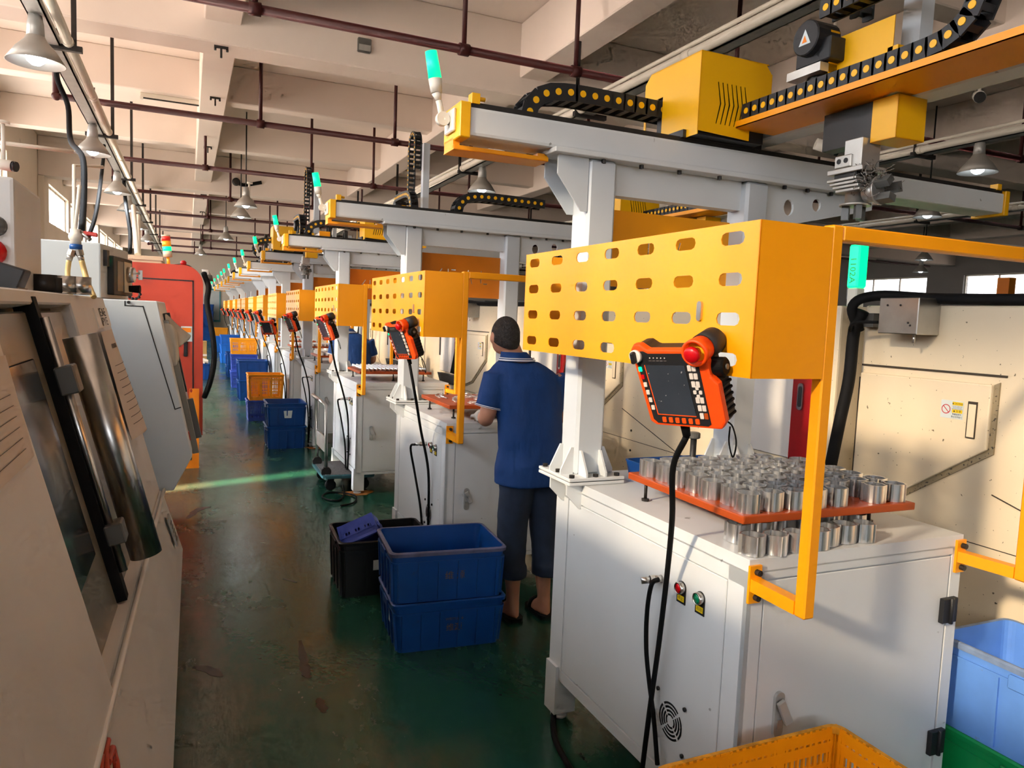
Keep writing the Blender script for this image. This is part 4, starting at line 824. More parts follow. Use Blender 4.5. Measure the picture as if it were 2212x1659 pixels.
    g = G(); g.prism(rrect(b+.095, b+.13, 1.27, 1.40, .017, 5), 'x', 2.708, 2.716); h = g.build('grip_frame', ST, rd); g = G(); g.prism(rrect(b+.102, b+.123, 1.285, 1.385, .010, 5), 'x', 2.7065, 2.709); g.build('grip_slot', BK, rd)
    g = G(); g.box(2.735, 2.75, b+.18, b+.72, 1.02, 1.74); g.build('sliding_door', GRY, T, .003); g = G(); g.prism([(b+.02, 1.0), (b+.70, 1.0), (b+.6, .90), (b+.12, .90)], 'x', 2.70, 2.75); g.build('chip_apron', BK, T)
    g = G(); g.box(2.725, 2.75, b+.70, b+.73, 1.2, 1.7); g.build('door_stop', BKM, T)
    g = G(); g.box(2.748, 2.7515, b+.9, b+2.4, .868, .871); g.obox((2.7495, b+1.35, .95), Vector((0, .4, .12)), (0, -.0006, .002), (.002, 0, 0)); g.build('panel_joint', BED, T)
    for y, z in ((b+1.62, .935), (b+1.62, .80), (b+1.2, .8)): g = G(); g.lathe([(.008, 0), (.008, -.005), (.002, -.007)], (2.75, y, z), 'x', 8); g.build('screw', BKM, T)
    return T
LOFF = [0, 2.57, 5.1, 7.6, 10.1, 12.6, 15.1, 17.6, 20.1]
ld = lathe(-.08); ld['label'] = 'nearest cream lathe behind the cup tray, with warning sticker and steel box'
for i in range(1, 9):
    t = copy_tree(ld); t.location.y += LOFF[i]; t['label'] = '%s cream lathe in the row behind the gantries, from the camera' % NTH[i]
# ================================================================== PARTS TRAYS
def tray(dy, lab, m=ORT):
    T = thing('parts_tray', (1.78, 1.9+dy, 1.026), lab, 'tray', 'orange parts trays')
    g = G(); g.prism([(1.44, 1.60+dy), (2.12, 1.585+dy), (2.14, 2.20+dy), (1.45, 2.215+dy)], 'z', 1.098, 1.122); g.build('plate', m, T, .004, 2)
    for x, y in ((1.495, 2.165), (1.51, 1.72), (2.08, 1.72), (2.09, 2.14), (1.78, 1.70)):
        g = G(); g.cyl((x, y+dy, 1.034), (x, y+dy, 1.098), .006, n=8); g.lathe([(.014, 0), (.014, .008), (.008, .009)], (x, y+dy, 1.026), n=8, smooth=False); g.build('support_bolt', BKM, T)
    return T
tray(OFFS[0], 'orange tray packed with bright metal cups on the nearest gantry')
def cup_mesh():
    pr = []; N = 40
    for i in range(N):
        a = 2*math.pi*i/N; r = .034
        if i % 10 in (4, 5): r = .0375
        if 26 <= i <= 34: r = .0305
        pr.append((r*math.cos(a), r*math.sin(a), r))
    g = G(); out0 = [(x, y, 0) for x, y, r in pr]; out1 = [(x, y, .056) for x, y, r in pr]; k = .90
    in1 = [(x*k, y*k, .056) for x, y, r in pr]; in0 = [(x*k, y*k, .003) for x, y, r in pr]
    g.loft([out0, out1, in1, in0], smooth=False, cap=True)
    return g.build('metal_cup', ALU)
CUP = cup_mesh(); rnd = random.Random(11); first = True
def place_cup(x, y, z, rz, lab, grp, tilt=0):
    global first
    o = CUP if first else CUP.copy()
    if not first: COL.objects.link(o)
    first = False; o.location = (x, y, z); o.rotation_euler = (tilt, 0, rz); tag(o, lab, 'metal cup', grp)
for r in range(7):
    for c in range(8):
        x = 1.492+.083*c+(.014 if r % 2 else 0); y = 1.645+.083*r
        if x > 2.10 or (r == 6 and c > 6) or rnd.random() < .02: continue
        if r == 0 and c == 4: pass
        place_cup(x+rnd.gauss(0, .0015), y-.0018*c+rnd.gauss(0, .0015), 1.1222, math.radians(-90+rnd.gauss(0, 8)), 'open bright metal cup standing in rows on the orange tray', 'cups on the orange tray')
for k, (px, py) in enumerate(((1590, 1172), (1622, 1200), (1672, 1198), (1715, 1192), (1762, 1186), (1782, 1178), (1820, 1172), (1862, 1170), (1640, 1166), (1690, 1160), (1735, 1158), (1790, 1150), (1845, 1148))):
    p = at(px, py, 'z', 1.026); place_cup(p.x+.012, p.y+.012, 1.0262, rnd.uniform(-2, -1), 'metal cup standing loose on the white cabinet top under the orange tray', 'loose cups under the tray')
# blue shallow tray and small fixture at the back of the first cabinet top
T = thing('shallow_tray', (1.86, 2.46, 1.026), 'shallow blue plastic tray behind the metal cups', 'tray')
g = G(); ro = rrect(1.67, 2.05, 2.36, 2.56, .02); g.loft([[(x, y, 1.026) for x, y in ro], [(x+(x-1.86)*.06, y+(y-2.46)*.1, 1.095) for x, y in ro], [(x+(x-1.86)*.03, y+(y-2.46)*.06, 1.095) for x, y in ro], [(x-(x-1.86)*.03, y-(y-2.46)*.04, 1.03) for x, y in ro]], smooth=False); g.build('shell', BLU, T)
g = G(); g.loft([[(x+(x-1.86)*.07, y+(y-2.46)*.11, 1.09) for x, y in ro], [(x+(x-1.86)*.07, y+(y-2.46)*.11, 1.096) for x, y in ro], [(x+(x-1.86)*.03, y+(y-2.46)*.06, 1.096) for x, y in ro], [(x+(x-1.86)*.03, y+(y-2.46)*.06, 1.09) for x, y in ro]], smooth=False, cap=False); g.build('rim', BLU, T)
p = at(1496, 990, 'y', 2.28); kz = at(1496, 947, 'y', 2.28).z; T = thing('clamp_stud', (p.x, 2.28, 1.026), 'black stud with grey knurled knob standing behind the cups', 'stud')
G().cyl((p.x, 2.28, 1.026), (p.x, 2.28, kz), .012, n=12).build('stud', BK, T); G().lathe([(.02, 0), (.024, .003), (.024, .02), (.02, .024)], (p.x, 2.28, kz), n=20, smooth=False).build('knob', DGY, T)
# second tray: flat clips and rings
tray(OFFS[1], 'orange tray with heaps of flat metal clips beside the worker')
def clip_mesh():
    g = G(); g.lathe([(.020, 0), (.027, 0), (.027, .004), (.020, .004), (.020, 0)], n=14, smooth=False, cap=False); return g.build('flat_ring', ALU)
CL = clip_mesh(); n_ = 0
for k in range(120):
    u = rnd.random(); x = 1.52+rnd.random()*.56; y = 1.70+rnd.random()*.46
    if k >= 70: x = 1.88+rnd.gauss(0, .07); y = 1.92+rnd.gauss(0, .07)
    x = min(max(x, 1.49), 2.07); y = min(max(y, 1.65), 2.15)
    o = CL if n_ == 0 else CL.copy()
    if n_: COL.objects.link(o)
    n_ += 1; h = 1.1222+(.0 if k < 40 else rnd.random()*.006+ (.035*math.exp(-((x-1.88)**2+(y-1.92)**2)/.008) if k > 70 else 0))
    o.location = (x, y+OFFS[1], h); o.rotation_euler = (rnd.gauss(0, .25 if k > 40 else 0), rnd.gauss(0, .25 if k > 40 else 0), rnd.random()*6); tag(o, 'flat bright metal ring heaped on the orange tray beside the worker', 'metal ring', 'rings on the second tray')
# third tray: rows of small pins
tray(OFFS[2], 'orange tray with close rows of small bright pins on the third gantry')
g = G(); g.lathe([(.010, 0), (.010, .03), (.006, .034), (.006, .030)], n=10); PIN = g.build('metal_pin', ALU); n_ = 0
for r in range(14):
    for c in range(16):
        o = PIN if n_ == 0 else PIN.copy()
        if n_: COL.objects.link(o)
        n_ += 1; o.location = (1.49+.0385*c, 1.64+.039*r-.001*c+OFFS[2], 1.1222); tag(o, 'small upright metal pin in the close rows of the third gantry tray', 'metal pin', 'pins on the third tray')
for i in range(3, 12):
    T = tray(OFFS[i], '%s orange parts tray in the row, counted from the camera' % NTH[i] if i < 11 else 'farthest orange parts tray in the row')
    g = G()
    for r in range(9):
        for c in range(10): g.cyl((1.50+.062*c, 1.65+.062*r+OFFS[i], 1.122), (1.50+.062*c, 1.65+.062*r+OFFS[i], 1.122+.035), .022, n=8, smooth=False)
    o = g.build('loaded_parts', ALU, T); o['kind'] = 'stuff'
# blue crate under far trays
# ================================================================== TEACH PENDANTS
def pendant():
    T = thing('teach_pendant', (0, 0, 0), 'x', 'pendant', 'orange teach pendants on the guards')
    out = [(-.098, .098), (-.088, .112), (-.070, .112), (-.050, .098), (.058, .098), (.075, .108), (.108, .09), (.112, .03), (.128, .012), (.132, -.085), (.118, -.105), (-.062, -.105), (-.078, -.095)]
    g = G(); g.prism([(u*.97, v*.97) for u, v in out], 'y', .004, .055); g.v = [Vector((q.x, q.z, -q.y)) for q in g.v]; g.build('back_shell', BK, T, .008, 2)
    g = G(); g.prism(out, 'y', -.012, .010); g.v = [Vector((q.x, q.z, -q.y)) for q in g.v]; g.build('orange_frame', ORP, T, .005, 2)
    def flat(name, poly, m, z0=.012, z1=.014, bev=0): g = G(); g.prism([(u, v) for u, v in poly], 'z', z0, z1); return g.build(name, m, T, bev)
    flat('face_plate', [(-.088, .094), (-.062, .094), (-.05, .088), (.062, .088), (.085, .06), (.094, -.092), (.086, -.098), (-.055, -.098), (-.066, -.088)], BK, .0105, .0135)
    flat('screen', [(-.062, .058), (.048, .058), (.058, -.072), (-.048, -.072)], GLS, .0135, .015)
    flat('screen_edge', [(-.0645, .058), (-.062, .058), (-.048, -.072), (-.0505, -.072)], ORP, .0135, .0152); flat('screen_edge', [(-.05, -.0745), (.058, -.0745), (.058, -.072), (-.05, -.072)], ORP, .0135, .0152)
    for i in range(6): flat('function_key', rrect(-.034+.0185*i-.005, -.034+.0185*i+.006, -.094, -.080, .002, 2), ORP, .0135, .0155)
    for i in range(6): u = -.079+.0035*i; v = .047-.0205*i; flat('side_key', rrect(u-.004, u+.0055, v-.006, v+.006, .0015, 2), [GBT, RBT, PAP, PAP, PAP, PAP][i] if i > 1 else [MATS['green_lamp'], RBT][i], .0135, .0155)
    for i in range(7):
        if i == 3: continue
        for j in range(2):
            u = .060+.0118*j+.0022*i; v = .052-.0205*i; flat('key', rrect(u-.0048, u+.0052, v-.0075, v+.0075, .0015, 2), ORT if (i, j) == (6, 1) else PAP, .0135, .0155)
    for du, dv in ((0, .011), (0, -.011), (-.0075, 0), (.0075, 0)): u = .0725+du; v = -.0095+dv; flat('arrow_key', rrect(u-.0042, u+.0042, v-.0048, v+.0048, .0018, 2), PAP, .0135, .0155)
    g = G()
    for i in range(5): g.lathe([(.0016, 0), (.0016, .001)], (-.045+.0105*i, .077, .0135), n=8)
    g.build('indicator_leds', PAP, T)
    for i in range(5): flat('led_caption', [(-.049+.0105*i, .0685), (-.0415+.0105*i, .0685), (-.0415+.0105*i, .0705), (-.049+.0105*i, .0705)], PRT, .0135, .0138)
    # selector knob, emergency stop in its collar, hand wheel
    g = G(); g.lathe([(.017, 0), (.017, .008), (.015, .010)], (-.083, .082, .0135), n=20); g.build('selector_ring', GR1, T); G().box(-.089, -.077, .067, .097, .02, .036).build('selector_knob', BK, T, .003)
    g = G(); g.lathe([(.031, -.05), (.031, .01), (.033, .012), (.033, .03), (.027, .03), (.027, .008)], (.088, .094, 0), n=24); g.build('stop_collar', ORP, T); g = G(); g.lathe([(.030, -.075), (.033, -.07), (.033, -.012)], (.088, .094, 0), n=24); g.build('stop_housing', BK, T)
    g = G(); g.lathe([(.024, .008), (.024, .013)], (.088, .094, 0), n=20); g.build('stop_disc', YLB, T); g = G(); g.lathe([(.010, .01), (.011, .03), (.019, .033), (.020, .042), (.016, .047), (.002, .049)], (.088, .094, 0), n=24); g.build('stop_button', RBT, T)
    g = G(); g.lathe([(.02, -.02), (.023, -.018), (.023, .012), (.019, .016)], (.122, .045, -.02), 'x', 24, smooth=False); g.build('hand_wheel', BKR, T); g = G(); g.lathe([(.007, 0), (.007, .004)], (.138, .045, -.02), 'x', 12); g.build('wheel_centre', DGY, T)
    for i in range(6): G().box(.1235, .1305, -.085+.0165*i, -.077+.0165*i, -.052, -.008).build('grip_rib', BKR, T, .002)
    g = G(); g.cyl((.0, -.10, -.02), (.0, -.145, -.02), .013, .010, n=12); g.build('cable_gland', BKR, T)
    g = G(); g.tube(catmull([(.112, -.10, -.03), (.125, -.115, -.03), (.125, -.16, -.035), (.11, -.20, -.035), (.106, -.16, -.035), (.118, -.115, -.03)]), .0022, 6); g.build('stylus_cord', BKR, T)
    return T
def cam2w(v): return rt2*v[0]-up2*v[1]+fw*v[2]
pu = cam2w((.146, .006, -.137)).normalized(); pv = -cam2w((.041, .170, .051)); pv = (pv-pu*pv.dot(pu)).normalized(); pw = pu.cross(pv)
PROT = Matrix((pu, pv, pw)).transposed().to_4x4()
PD = pendant(); pc = at(1455, 833, 'x', 1.10)
def put_pendant(t, p, rz=0., sx=1.): t.matrix_world = Matrix.Translation(p) @ Matrix.Rotation(rz, 4, 'Z') @ PROT
lab = lambda i: 'nearest orange-framed teach pendant hanging from the yellow guard' if i == 0 else '%s orange teach pendant hanging from a guard, from the camera' % NTH[i]
PPX = [None, (868, 735), (702, 700), (630, 690), (588, 706)]
for i in range(12):
    t = PD if i == 0 else copy_tree(PD)
    p = pc.copy() if i == 0 else Vector((pc.x, pc.y+OFFS[i], pc.z+.0))
    t['label'] = lab(i)
    if i == 0: put_pendant(t, p, 0)
    elif i == 4: put_pendant(t, p+Vector((-.03, 0, -.12)), .75)
    else: put_pendant(t, p, [0, -.12, -.12, -.1, 0, -.1, -.15, -.1, -.15, -.1, -.15, -.2][i])
    # cable of each pendant and the connector loop on its cabinet
    gp = (t.matrix_world @ Vector((0, -.145, -.02, 1)).to_3d().to_4d()).to_3d() if i == 0 else p+(PROT @ Vector((0, -.145, -.02)))
    oy = OFFS[i]
    if i == 0: pts = [gp, at(1454, 1010, 'x', 1.20), at(1452, 1120, 'x', 1.27), at(1440, 1250, 'x', 1.34), at(1422, 1400, 'x', 1.365), at(1404, 1530, 'x', 1.37), at(1388, 1656, 'x', 1.372)]
    else: pts = [gp, gp+Vector((.04, -.01, -.2)), Vector((1.31, 1.74+oy, .95)), Vector((1.37, 1.76+oy, .7)), Vector((1.387, 1.78+oy, .4)), Vector((1.388, 1.8+oy, .2)), Vector((1.388, 1.86+oy, .17 if i == 2 else .012))]
    cable('pendant_cable', pts, .0085, BKR, 'black cable dropping from the %s teach pendant' % NTH[i], 'cable', 'pendant cables')
    if i == 0: pts = [at(1424, 1251, 'x', 1.345), at(1408, 1262, 'x', 1.33), at(1398, 1320, 'x', 1.34), at(1396, 1400, 'x', 1.36), at(1402, 1470, 'x', 1.37), at(1412, 1550, 'x', 1.372), at(1420, 1652, 'x', 1.372)]
    else: pts = [Vector((1.335, 1.93+oy, .832)), Vector((1.32, 1.99+oy, .80)), Vector((1.36, 2.01+oy, .62)), Vector((1.387, 1.95+oy, .40)), Vector((1.388, 1.9+oy, .2)), Vector((1.388, 1.9+oy, .17 if i == 2 else .012))]
    if i < 7: cable('connector_cable', pts, .0075, BKR, 'black cable looping from the socket of the %s gantry cabinet' % NTH[i], 'cable', 'socket cables')
# ================================================================== CRATES
def crate(name, lab, cx, cy, z, w, d, h, m, rz=0., style='solid', cat='crate', group=None, ribs=5, taper=.93, rimm=None, tilt=None):
    T = thing(name, (0, 0, 0), lab, cat, group)
    def ring(f, zz, ins=0., rad=.03): return [Vector((x, y, zz)) for x, y in rrect(-w/2*f+ins, w/2*f-ins, -d/2*f+ins, d/2*f-ins, rad)]
    th = .006
    if style == 'solid':
        g = G(); g.loft([ring(taper, .0), ring(taper+(1-taper)*.6, h*.6), ring(1, h-.004), ring(1, h, 0), ring(1, h, th), ring(taper, .012, th+.004)], smooth=False); g.build('shell', m, T)
        for s_, L_, is_x in ((-1, w, 1), (1, w, 1), (-1, d, 0), (1, d, 0)):
            k = ribs if is_x else max(3, ribs-1)
            for i in range(k):
                u = (-.5+(i+.5)/k*1.0)*L_*.9 if k > 1 else 0
                u = (-.45+.9*i/(k-1))*L_*taper
                g = G()
                e = (d if is_x else w)/2
                a = Vector((u, s_*(e*taper+.001), .01)); b = Vector((u*1.02, s_*(e-.001), h-.05))
                if not is_x: a = Vector((a.y, a.x, a.z)); b = Vector((b.y, b.x, b.z))
                dirn = (b-a).normalized(); wv = Vector((1, 0, 0)) if is_x else Vector((0, 1, 0)); nv = dirn.cross(wv).normalized()
                g.obox((a+b)/2, dirn*(b-a).length/2, wv*.006, nv*.007); g.build('rib', m, T)
    else:   # slotted basket: frame of bars
        g = G(); g.loft([ring(taper, 0), ring(taper, .02), ring(taper, .02, th)], smooth=False); g.build('base', m, T)
        for s_, L_, is_x in ((-1, w, 1), (1, w, 1), (-1, d, 0), (1, d, 0)):
            e = (d if is_x else w)/2; g = G()
            def PT(u, zz):
                f = taper+(1-taper)*zz/h; v = Vector((u*f, s_*e*f*.992, zz)); return v if is_x else Vector((v.y, v.x, v.z))
            def bar(u0, z0, u1, z1, wd):
                a, b = PT(u0, z0), PT(u1, z1); dd = (b-a); l = dd.length/2; dd.normalize(); nrm = Vector((0, s_, 0)) if is_x else Vector((s_, 0, 0)); sd_ = dd.cross(nrm).normalized(); g.obox((a+b)/2, dd*l, sd_*wd/2, nrm*.004)
            H_ = L_/2-.012
            for zz, wd in ((.03, .05), (h*.34, .014), (h*.62, .014), (h*.80, .03), (h-.02, .03)): bar(-H_, zz, H_, zz, wd)
            nb = int(L_/.022)
            for i in range(nb+1): u = -H_+2*H_*i/nb; bar(u, .02, u, h, .008 if i % 4 else .012)
            for u in (-H_, H_, -H_*.33, H_*.33): bar(u, .0, u, h, .028)
            g.build('lattice_wall', m, T)
    rm = rimm or m
    g = G(); g.loft([ring(1, h-.02, -.010, .036), ring(1, h-.003, -.013, .038), ring(1, h+.002, -.006, .034), ring(1, h+.001, .004), ring(1, h-.02, .003)], smooth=False, cap=False); g.build('rim', rm, T)
    g = G(); g.loft([ring(.985, h-.055, -.004), ring(.985, h-.055, -.009), ring(.985, h-.047, -.009), ring(.985, h-.047, -.004)], smooth=False, cap=False); g.build('band', m, T)
    for s_ in (-1, 1):
        g = G(); g.box(s_*(w/2+.002)-.008, s_*(w/2+.002)+.008, -.055, .055, h-.075, h-.03); g.build('handle', m, T, .004)
    T.location = (cx, cy, z); T.rotation_euler = tilt or (0, 0, rz)
    return T
def on_crate_text(T, s, size, w, d, dz, m, dx=0):
    o = text(s, size, lambda u, v: (dx+u, -d/2*.975-.0045, dz+v), 'stencil_lettering', m, None); o.parent = T
    return o
RIM2 = mat('worn_crate_rim', (96, 98, 128), .6, var=.2, scale=20)
STN = mat('faded_stencil', (112, 88, 70), .7, var=.3, scale=60)
a = crate('plastic_crate', 'dark blue crate on the floor, bottom of the near pair beside the worker', 1.215, 3.565, .0, .56, .43, .25, BLU, math.radians(-4), group='blue crates', ribs=6)
on_crate_text(a, '维源', .042, .56, .43, .11, STN, .02); on_crate_text(a, 'WEIYUAN', .02, .56, .43, .155, STN, .02)
g = G(); g.add([(-.2715, -.05, .10), (-.2735, -.05, .19), (-.2735, -.015, .19), (-.2715, -.015, .10)], [(0, 1, 2, 3)]); o = g.build('paper_label', SIGNW); o.parent = a
a = crate('plastic_crate', 'blue crate stacked on top of the near pair beside the worker', 1.205, 3.57, .252, .57, .44, .255, BLU, math.radians(-5), group='blue crates', ribs=6, rimm=RIM2, taper=.96)
on_crate_text(a, '维 源', .045, .57, .44, .125, STN, .03)
crate('plastic_crate', 'black open crate behind the near blue crates', 1.085, 4.37, .0, .54, .43, .33, BLC, math.radians(-2), group='floor crates', taper=.95)
g = G(); o = tag(g.add([(0, 0, 0), (.075, 0, .0), (.075, .0, .06), (0, 0, .06)], [(0, 1, 2, 3)]).build('paper_note', SIGNW), 'white handwritten note on the black crate', 'note'); o.location = at(806, 1232, 'y', 4.138)
sb = crate('small_basket', 'small violet-blue basket tipped into the black crate', .95, 4.36, .30, .23, .17, .13, BLU2, 0, 'lattice', 'basket', tilt=(0, 0, 0))
sb.rotation_euler = (math.radians(150), math.radians(-25), math.radians(-15)); sb.location = (.945, 4.37, .385)
a = crate('plastic_crate', 'lower crate of the blue pair with a torn label', 1.09, 9.30, 0, .44, .5, .27, BLU, 0, group='blue crates')
a = crate('plastic_crate', 'upper crate of the blue pair with a torn white label', 1.09, 9.30, .272, .44, .5, .275, BLU, 0, group='blue crates'); g = G(); g.add([(-.03, -.249, .10), (.05, -.249, .10), (.06, -.249, .19), (-.04, -.249, .185)], [(0, 1, 2, 3)]); o = g.build('torn_label', SIGNW); o.parent = a
crate('plastic_basket', 'violet-blue slotted basket under the amber basket', 1.07, 11.62, 0, .52, .42, .305, BLU2, 0, 'lattice', 'basket', 'slotted baskets')
crate('plastic_basket', 'amber slotted basket stacked on a blue basket by the fifth gantry', 1.07, 11.62, .307, .50, .42, .385, YC, 0, 'lattice', 'basket', 'slotted baskets')
crate('plastic_crate', 'lower dark blue crate behind the amber basket', 1.09, 14.3, 0, .5, .45, .36, BLU, 0, group='blue crates'); crate('plastic_crate', 'upper dark blue crate behind the amber basket', 1.09, 14.3, .362, .52, .45, .36, BLU, 0, group='blue crates')
for k in range(2): crate('plastic_basket', ['bottom violet-blue basket of the tall far stack', 'middle violet-blue basket of the tall far stack'][k], 1.09, 16.5, .352*k, .52, .42, .35, BLU2, 0, 'lattice', 'basket', 'slotted baskets')
crate('plastic_basket', 'far amber basket on top of the tall violet-blue stack', 1.08, 16.5, .705, .52, .42, .32, YC, 0, 'lattice', 'basket', 'slotted baskets')
for k in range(2): crate('plastic_crate', ['bottom blue crate of the narrow far pair', 'top blue crate of the narrow far pair'][k], 1.10, 19.0, .30*k, .5, .4, .30, BLU, 0, group='blue crates')
crate('plastic_crate', 'bright blue crate alone in the far aisle', 1.15, 21.0, 0, .45, .4, .42, BLU4, 0, group='blue crates')
for k in range(3): crate('plastic_crate', ['bottom bright blue crate of the farthest tall stack', 'middle bright blue crate of the farthest tall stack', 'top bright blue crate of the farthest tall stack'][k], 1.2, 24.0, .28*k, .6, .45, .28, BLU4, 0, group='blue crates')
for k in range(3): crate('plastic_crate', ['bottom pale crate near the end wall', 'middle pale crate near the end wall', 'top amber crate near the end wall'][k], 1.15, 30.0, .3*k, .5, .45, .3, [BLU4, BLU4, YC][k], 0, group='end wall crates')
for k in range(5): crate('plastic_crate', '%s dark blue crate of the stack against the end wall' % ['lowest', 'second', 'third', 'fourth', 'topmost'][k], .75, 40.2, .36*k, .9, .8, .36, BLU, 0, group='end wall stack')
a = crate('plastic_crate', 'blue crate on the left side of the far aisle', .3, 18.4, 0, .34, .45, .36, BLU, 0, group='floor crates')
t = thing('parts_bundle', (.3, 18.4, .36), 'bundle of pale wrapped parts heaped in the left-side crate', 'bundle'); 
for k in range(9): g = G(); p = Vector((.3+rnd.gauss(0, .07), 18.35+rnd.gauss(0, .08), .37+.03*(k % 3)+.02)); g.obox(p, Vector((rnd.gauss(.08, .02), rnd.gauss(0, .03), rnd.gauss(0, .03))), (0, .03, .01), (0, -.008, .025)); g.build('wrapped_part', PAP, t, .006)
t = thing('cardboard_box', (.28, 18.95, 0), 'brown cardboard box standing behind the left-side crate', 'box'); G().box(.08, .42, 18.8, 19.15, 0, .85).build('carton', BRS, t, .006); G().box(.08, .42, 18.79, 18.8, .5, .55).build('tape', PAP, t)
for k in range(2): crate('plastic_basket', ['amber basket under the amber basket at the bottom edge', 'big amber basket in the foreground at the bottom edge'][k], 1.37, 1.19, .275*k, .60, .48, .28, YC, 0, 'lattice' if k else 'solid', 'basket', 'foreground baskets', rimm=mat('grubby_amber_rim', (206, 140, 20), .6, var=.35, scale=30) if k else None, taper=.96)
crate('plastic_crate', 'green crate under the pale blue crate at the right edge', 2.515, 1.32, 0.0, .36, .58, .355, GRC, 0, group='right edge crates', taper=.96)
crate('plastic_crate', 'worn pale blue crate on the green one at the right edge', 2.515, 1.32, .357, .37, .60, .295, BLU3, 0, group='right edge crates', taper=.97, rimm=mat('dirty_blue_rim', (120, 140, 172), .6, var=.2, scale=20))
# ================================================================== PLATFORM TROLLEY
T = thing('platform_trolley', (1.36, 7.05, 0), 'teal platform trolley with a steel push handle pushed under a gantry', 'trolley')
g = G(); g.prism(rrect(1.13, 1.62, 6.74, 7.42, .05), 'z', .125, .160); g.build('platform', TEAL, T, .006); g = G(); g.prism(rrect(1.15, 1.60, 6.76, 7.40, .04), 'z', .160, .163); g.build('rubber_mat', mat('speckled_mat', (104, 104, 104), .8, var=.5, scale=120), T)
g = G(); g.tube([(1.17, 6.80, .16), (1.165, 6.80, .55)]+[(1.16-.055*math.sin(math.radians(a_)), 6.85-.05*math.cos(math.radians(a_)), .80+.05*math.sin(math.radians(a_))) for a_ in (0, 30, 60, 90)]+[(1.105, 7.26, .85)]+[(1.16-.055*math.cos(math.radians(a_)), 7.26+.05*math.sin(math.radians(a_)), .80+.05*math.cos(math.radians(a_))) for a_ in (30, 60, 90)]+[(1.165, 7.31, .55), (1.17, 7.31, .16)], .016, 10); g.build('push_handle', ST, T)
G().box(1.158, 1.172, 6.80, 7.31, .36, .50).build('handle_plate', ALD, T)
for y in (6.80, 7.31): g = G(); g.lathe([(.045, -.02), (.05, 0), (.045, .02)], (1.17, y, .185), 'y', 14); g.build('hinge_boss', BKM, T)
for x in (1.22, 1.53):
    for y in (6.84, 7.32): g = G(); g.lathe([(.03, -.018), (.05, -.014), (.05, .014), (.03, .018)], (x, y, .05), 'y', 16); g.box(x-.03, x+.03, y-.025, y+.025, .095, .125); g.build('castor', BKR, T)
cable('floor_cable', [(1.36, 6.95, .012), (1.30, 6.6, .01), (1.2, 6.4, .01), (1.1, 6.55, .01), (1.2, 6.72, .01), (1.38, 6.55, .012), (1.33, 6.3, .01), (1.2, 6.22, .01)], .008, BKR, 'coil of black cable on the floor by the trolley', 'cable')
cable('floor_cable', [(1.7, 2.9, .012), (1.5, 2.75, .01), (1.35, 2.5, .01), (1.30, 2.3, .01), (1.28, 2.1, .01)], .012, BKR, 'black cable on the floor under the nearest gantry', 'cable')
for n_, (x, y, r) in enumerate(((1.43, 6.66, .14), (1.43, 9.06, .12))):
    pts = [(x+r*(1+.3*math.sin(3*a_+n_))*math.cos(a_), y+r*.8*(1+.25*math.cos(2*a_))*math.sin(a_)) for a_ in [2*math.pi*i/22 for i in range(22)]]; g = G(); g.prism(pts, 'z', .0005, .003); tag(g.build('rust_stain', RUS), ['rust stain on the floor under the third gantry foot', 'rust stain on the floor under the fourth gantry foot'][n_], 'stain')
# ================================================================== WORKER
def remesh(o, vox=.012, sm=6):
    md = o.modifiers.new('merge', 'REMESH'); md.mode = 'VOXEL'; md.voxel_size = vox; md.use_smooth_shade = True
    s_ = o.modifiers.new('soften', 'SMOOTH'); s_.iterations = sm; s_.factor = .5; return o
def hring(c, rx, ry, n=20, rot=0.): return [Vector((c[0]+rx*math.cos(t_)*math.cos(rot)-ry*math.sin(t_)*math.sin(rot), c[1]+rx*math.cos(t_)*math.sin(rot)+ry*math.sin(t_)*math.cos(rot), c[2])) for t_ in [2*math.pi*i/n for i in range(n)]]
def folds(o, s=.012, sc=.13):
    tx = bpy.data.textures.new('folds', 'CLOUDS'); tx.noise_scale = sc; tx.noise_depth = 2
    d = o.modifiers.new('folds', 'DISPLACE'); d.texture = tx; d.strength = s; d.mid_level = .5; d.texture_coords = 'LOCAL'; return o
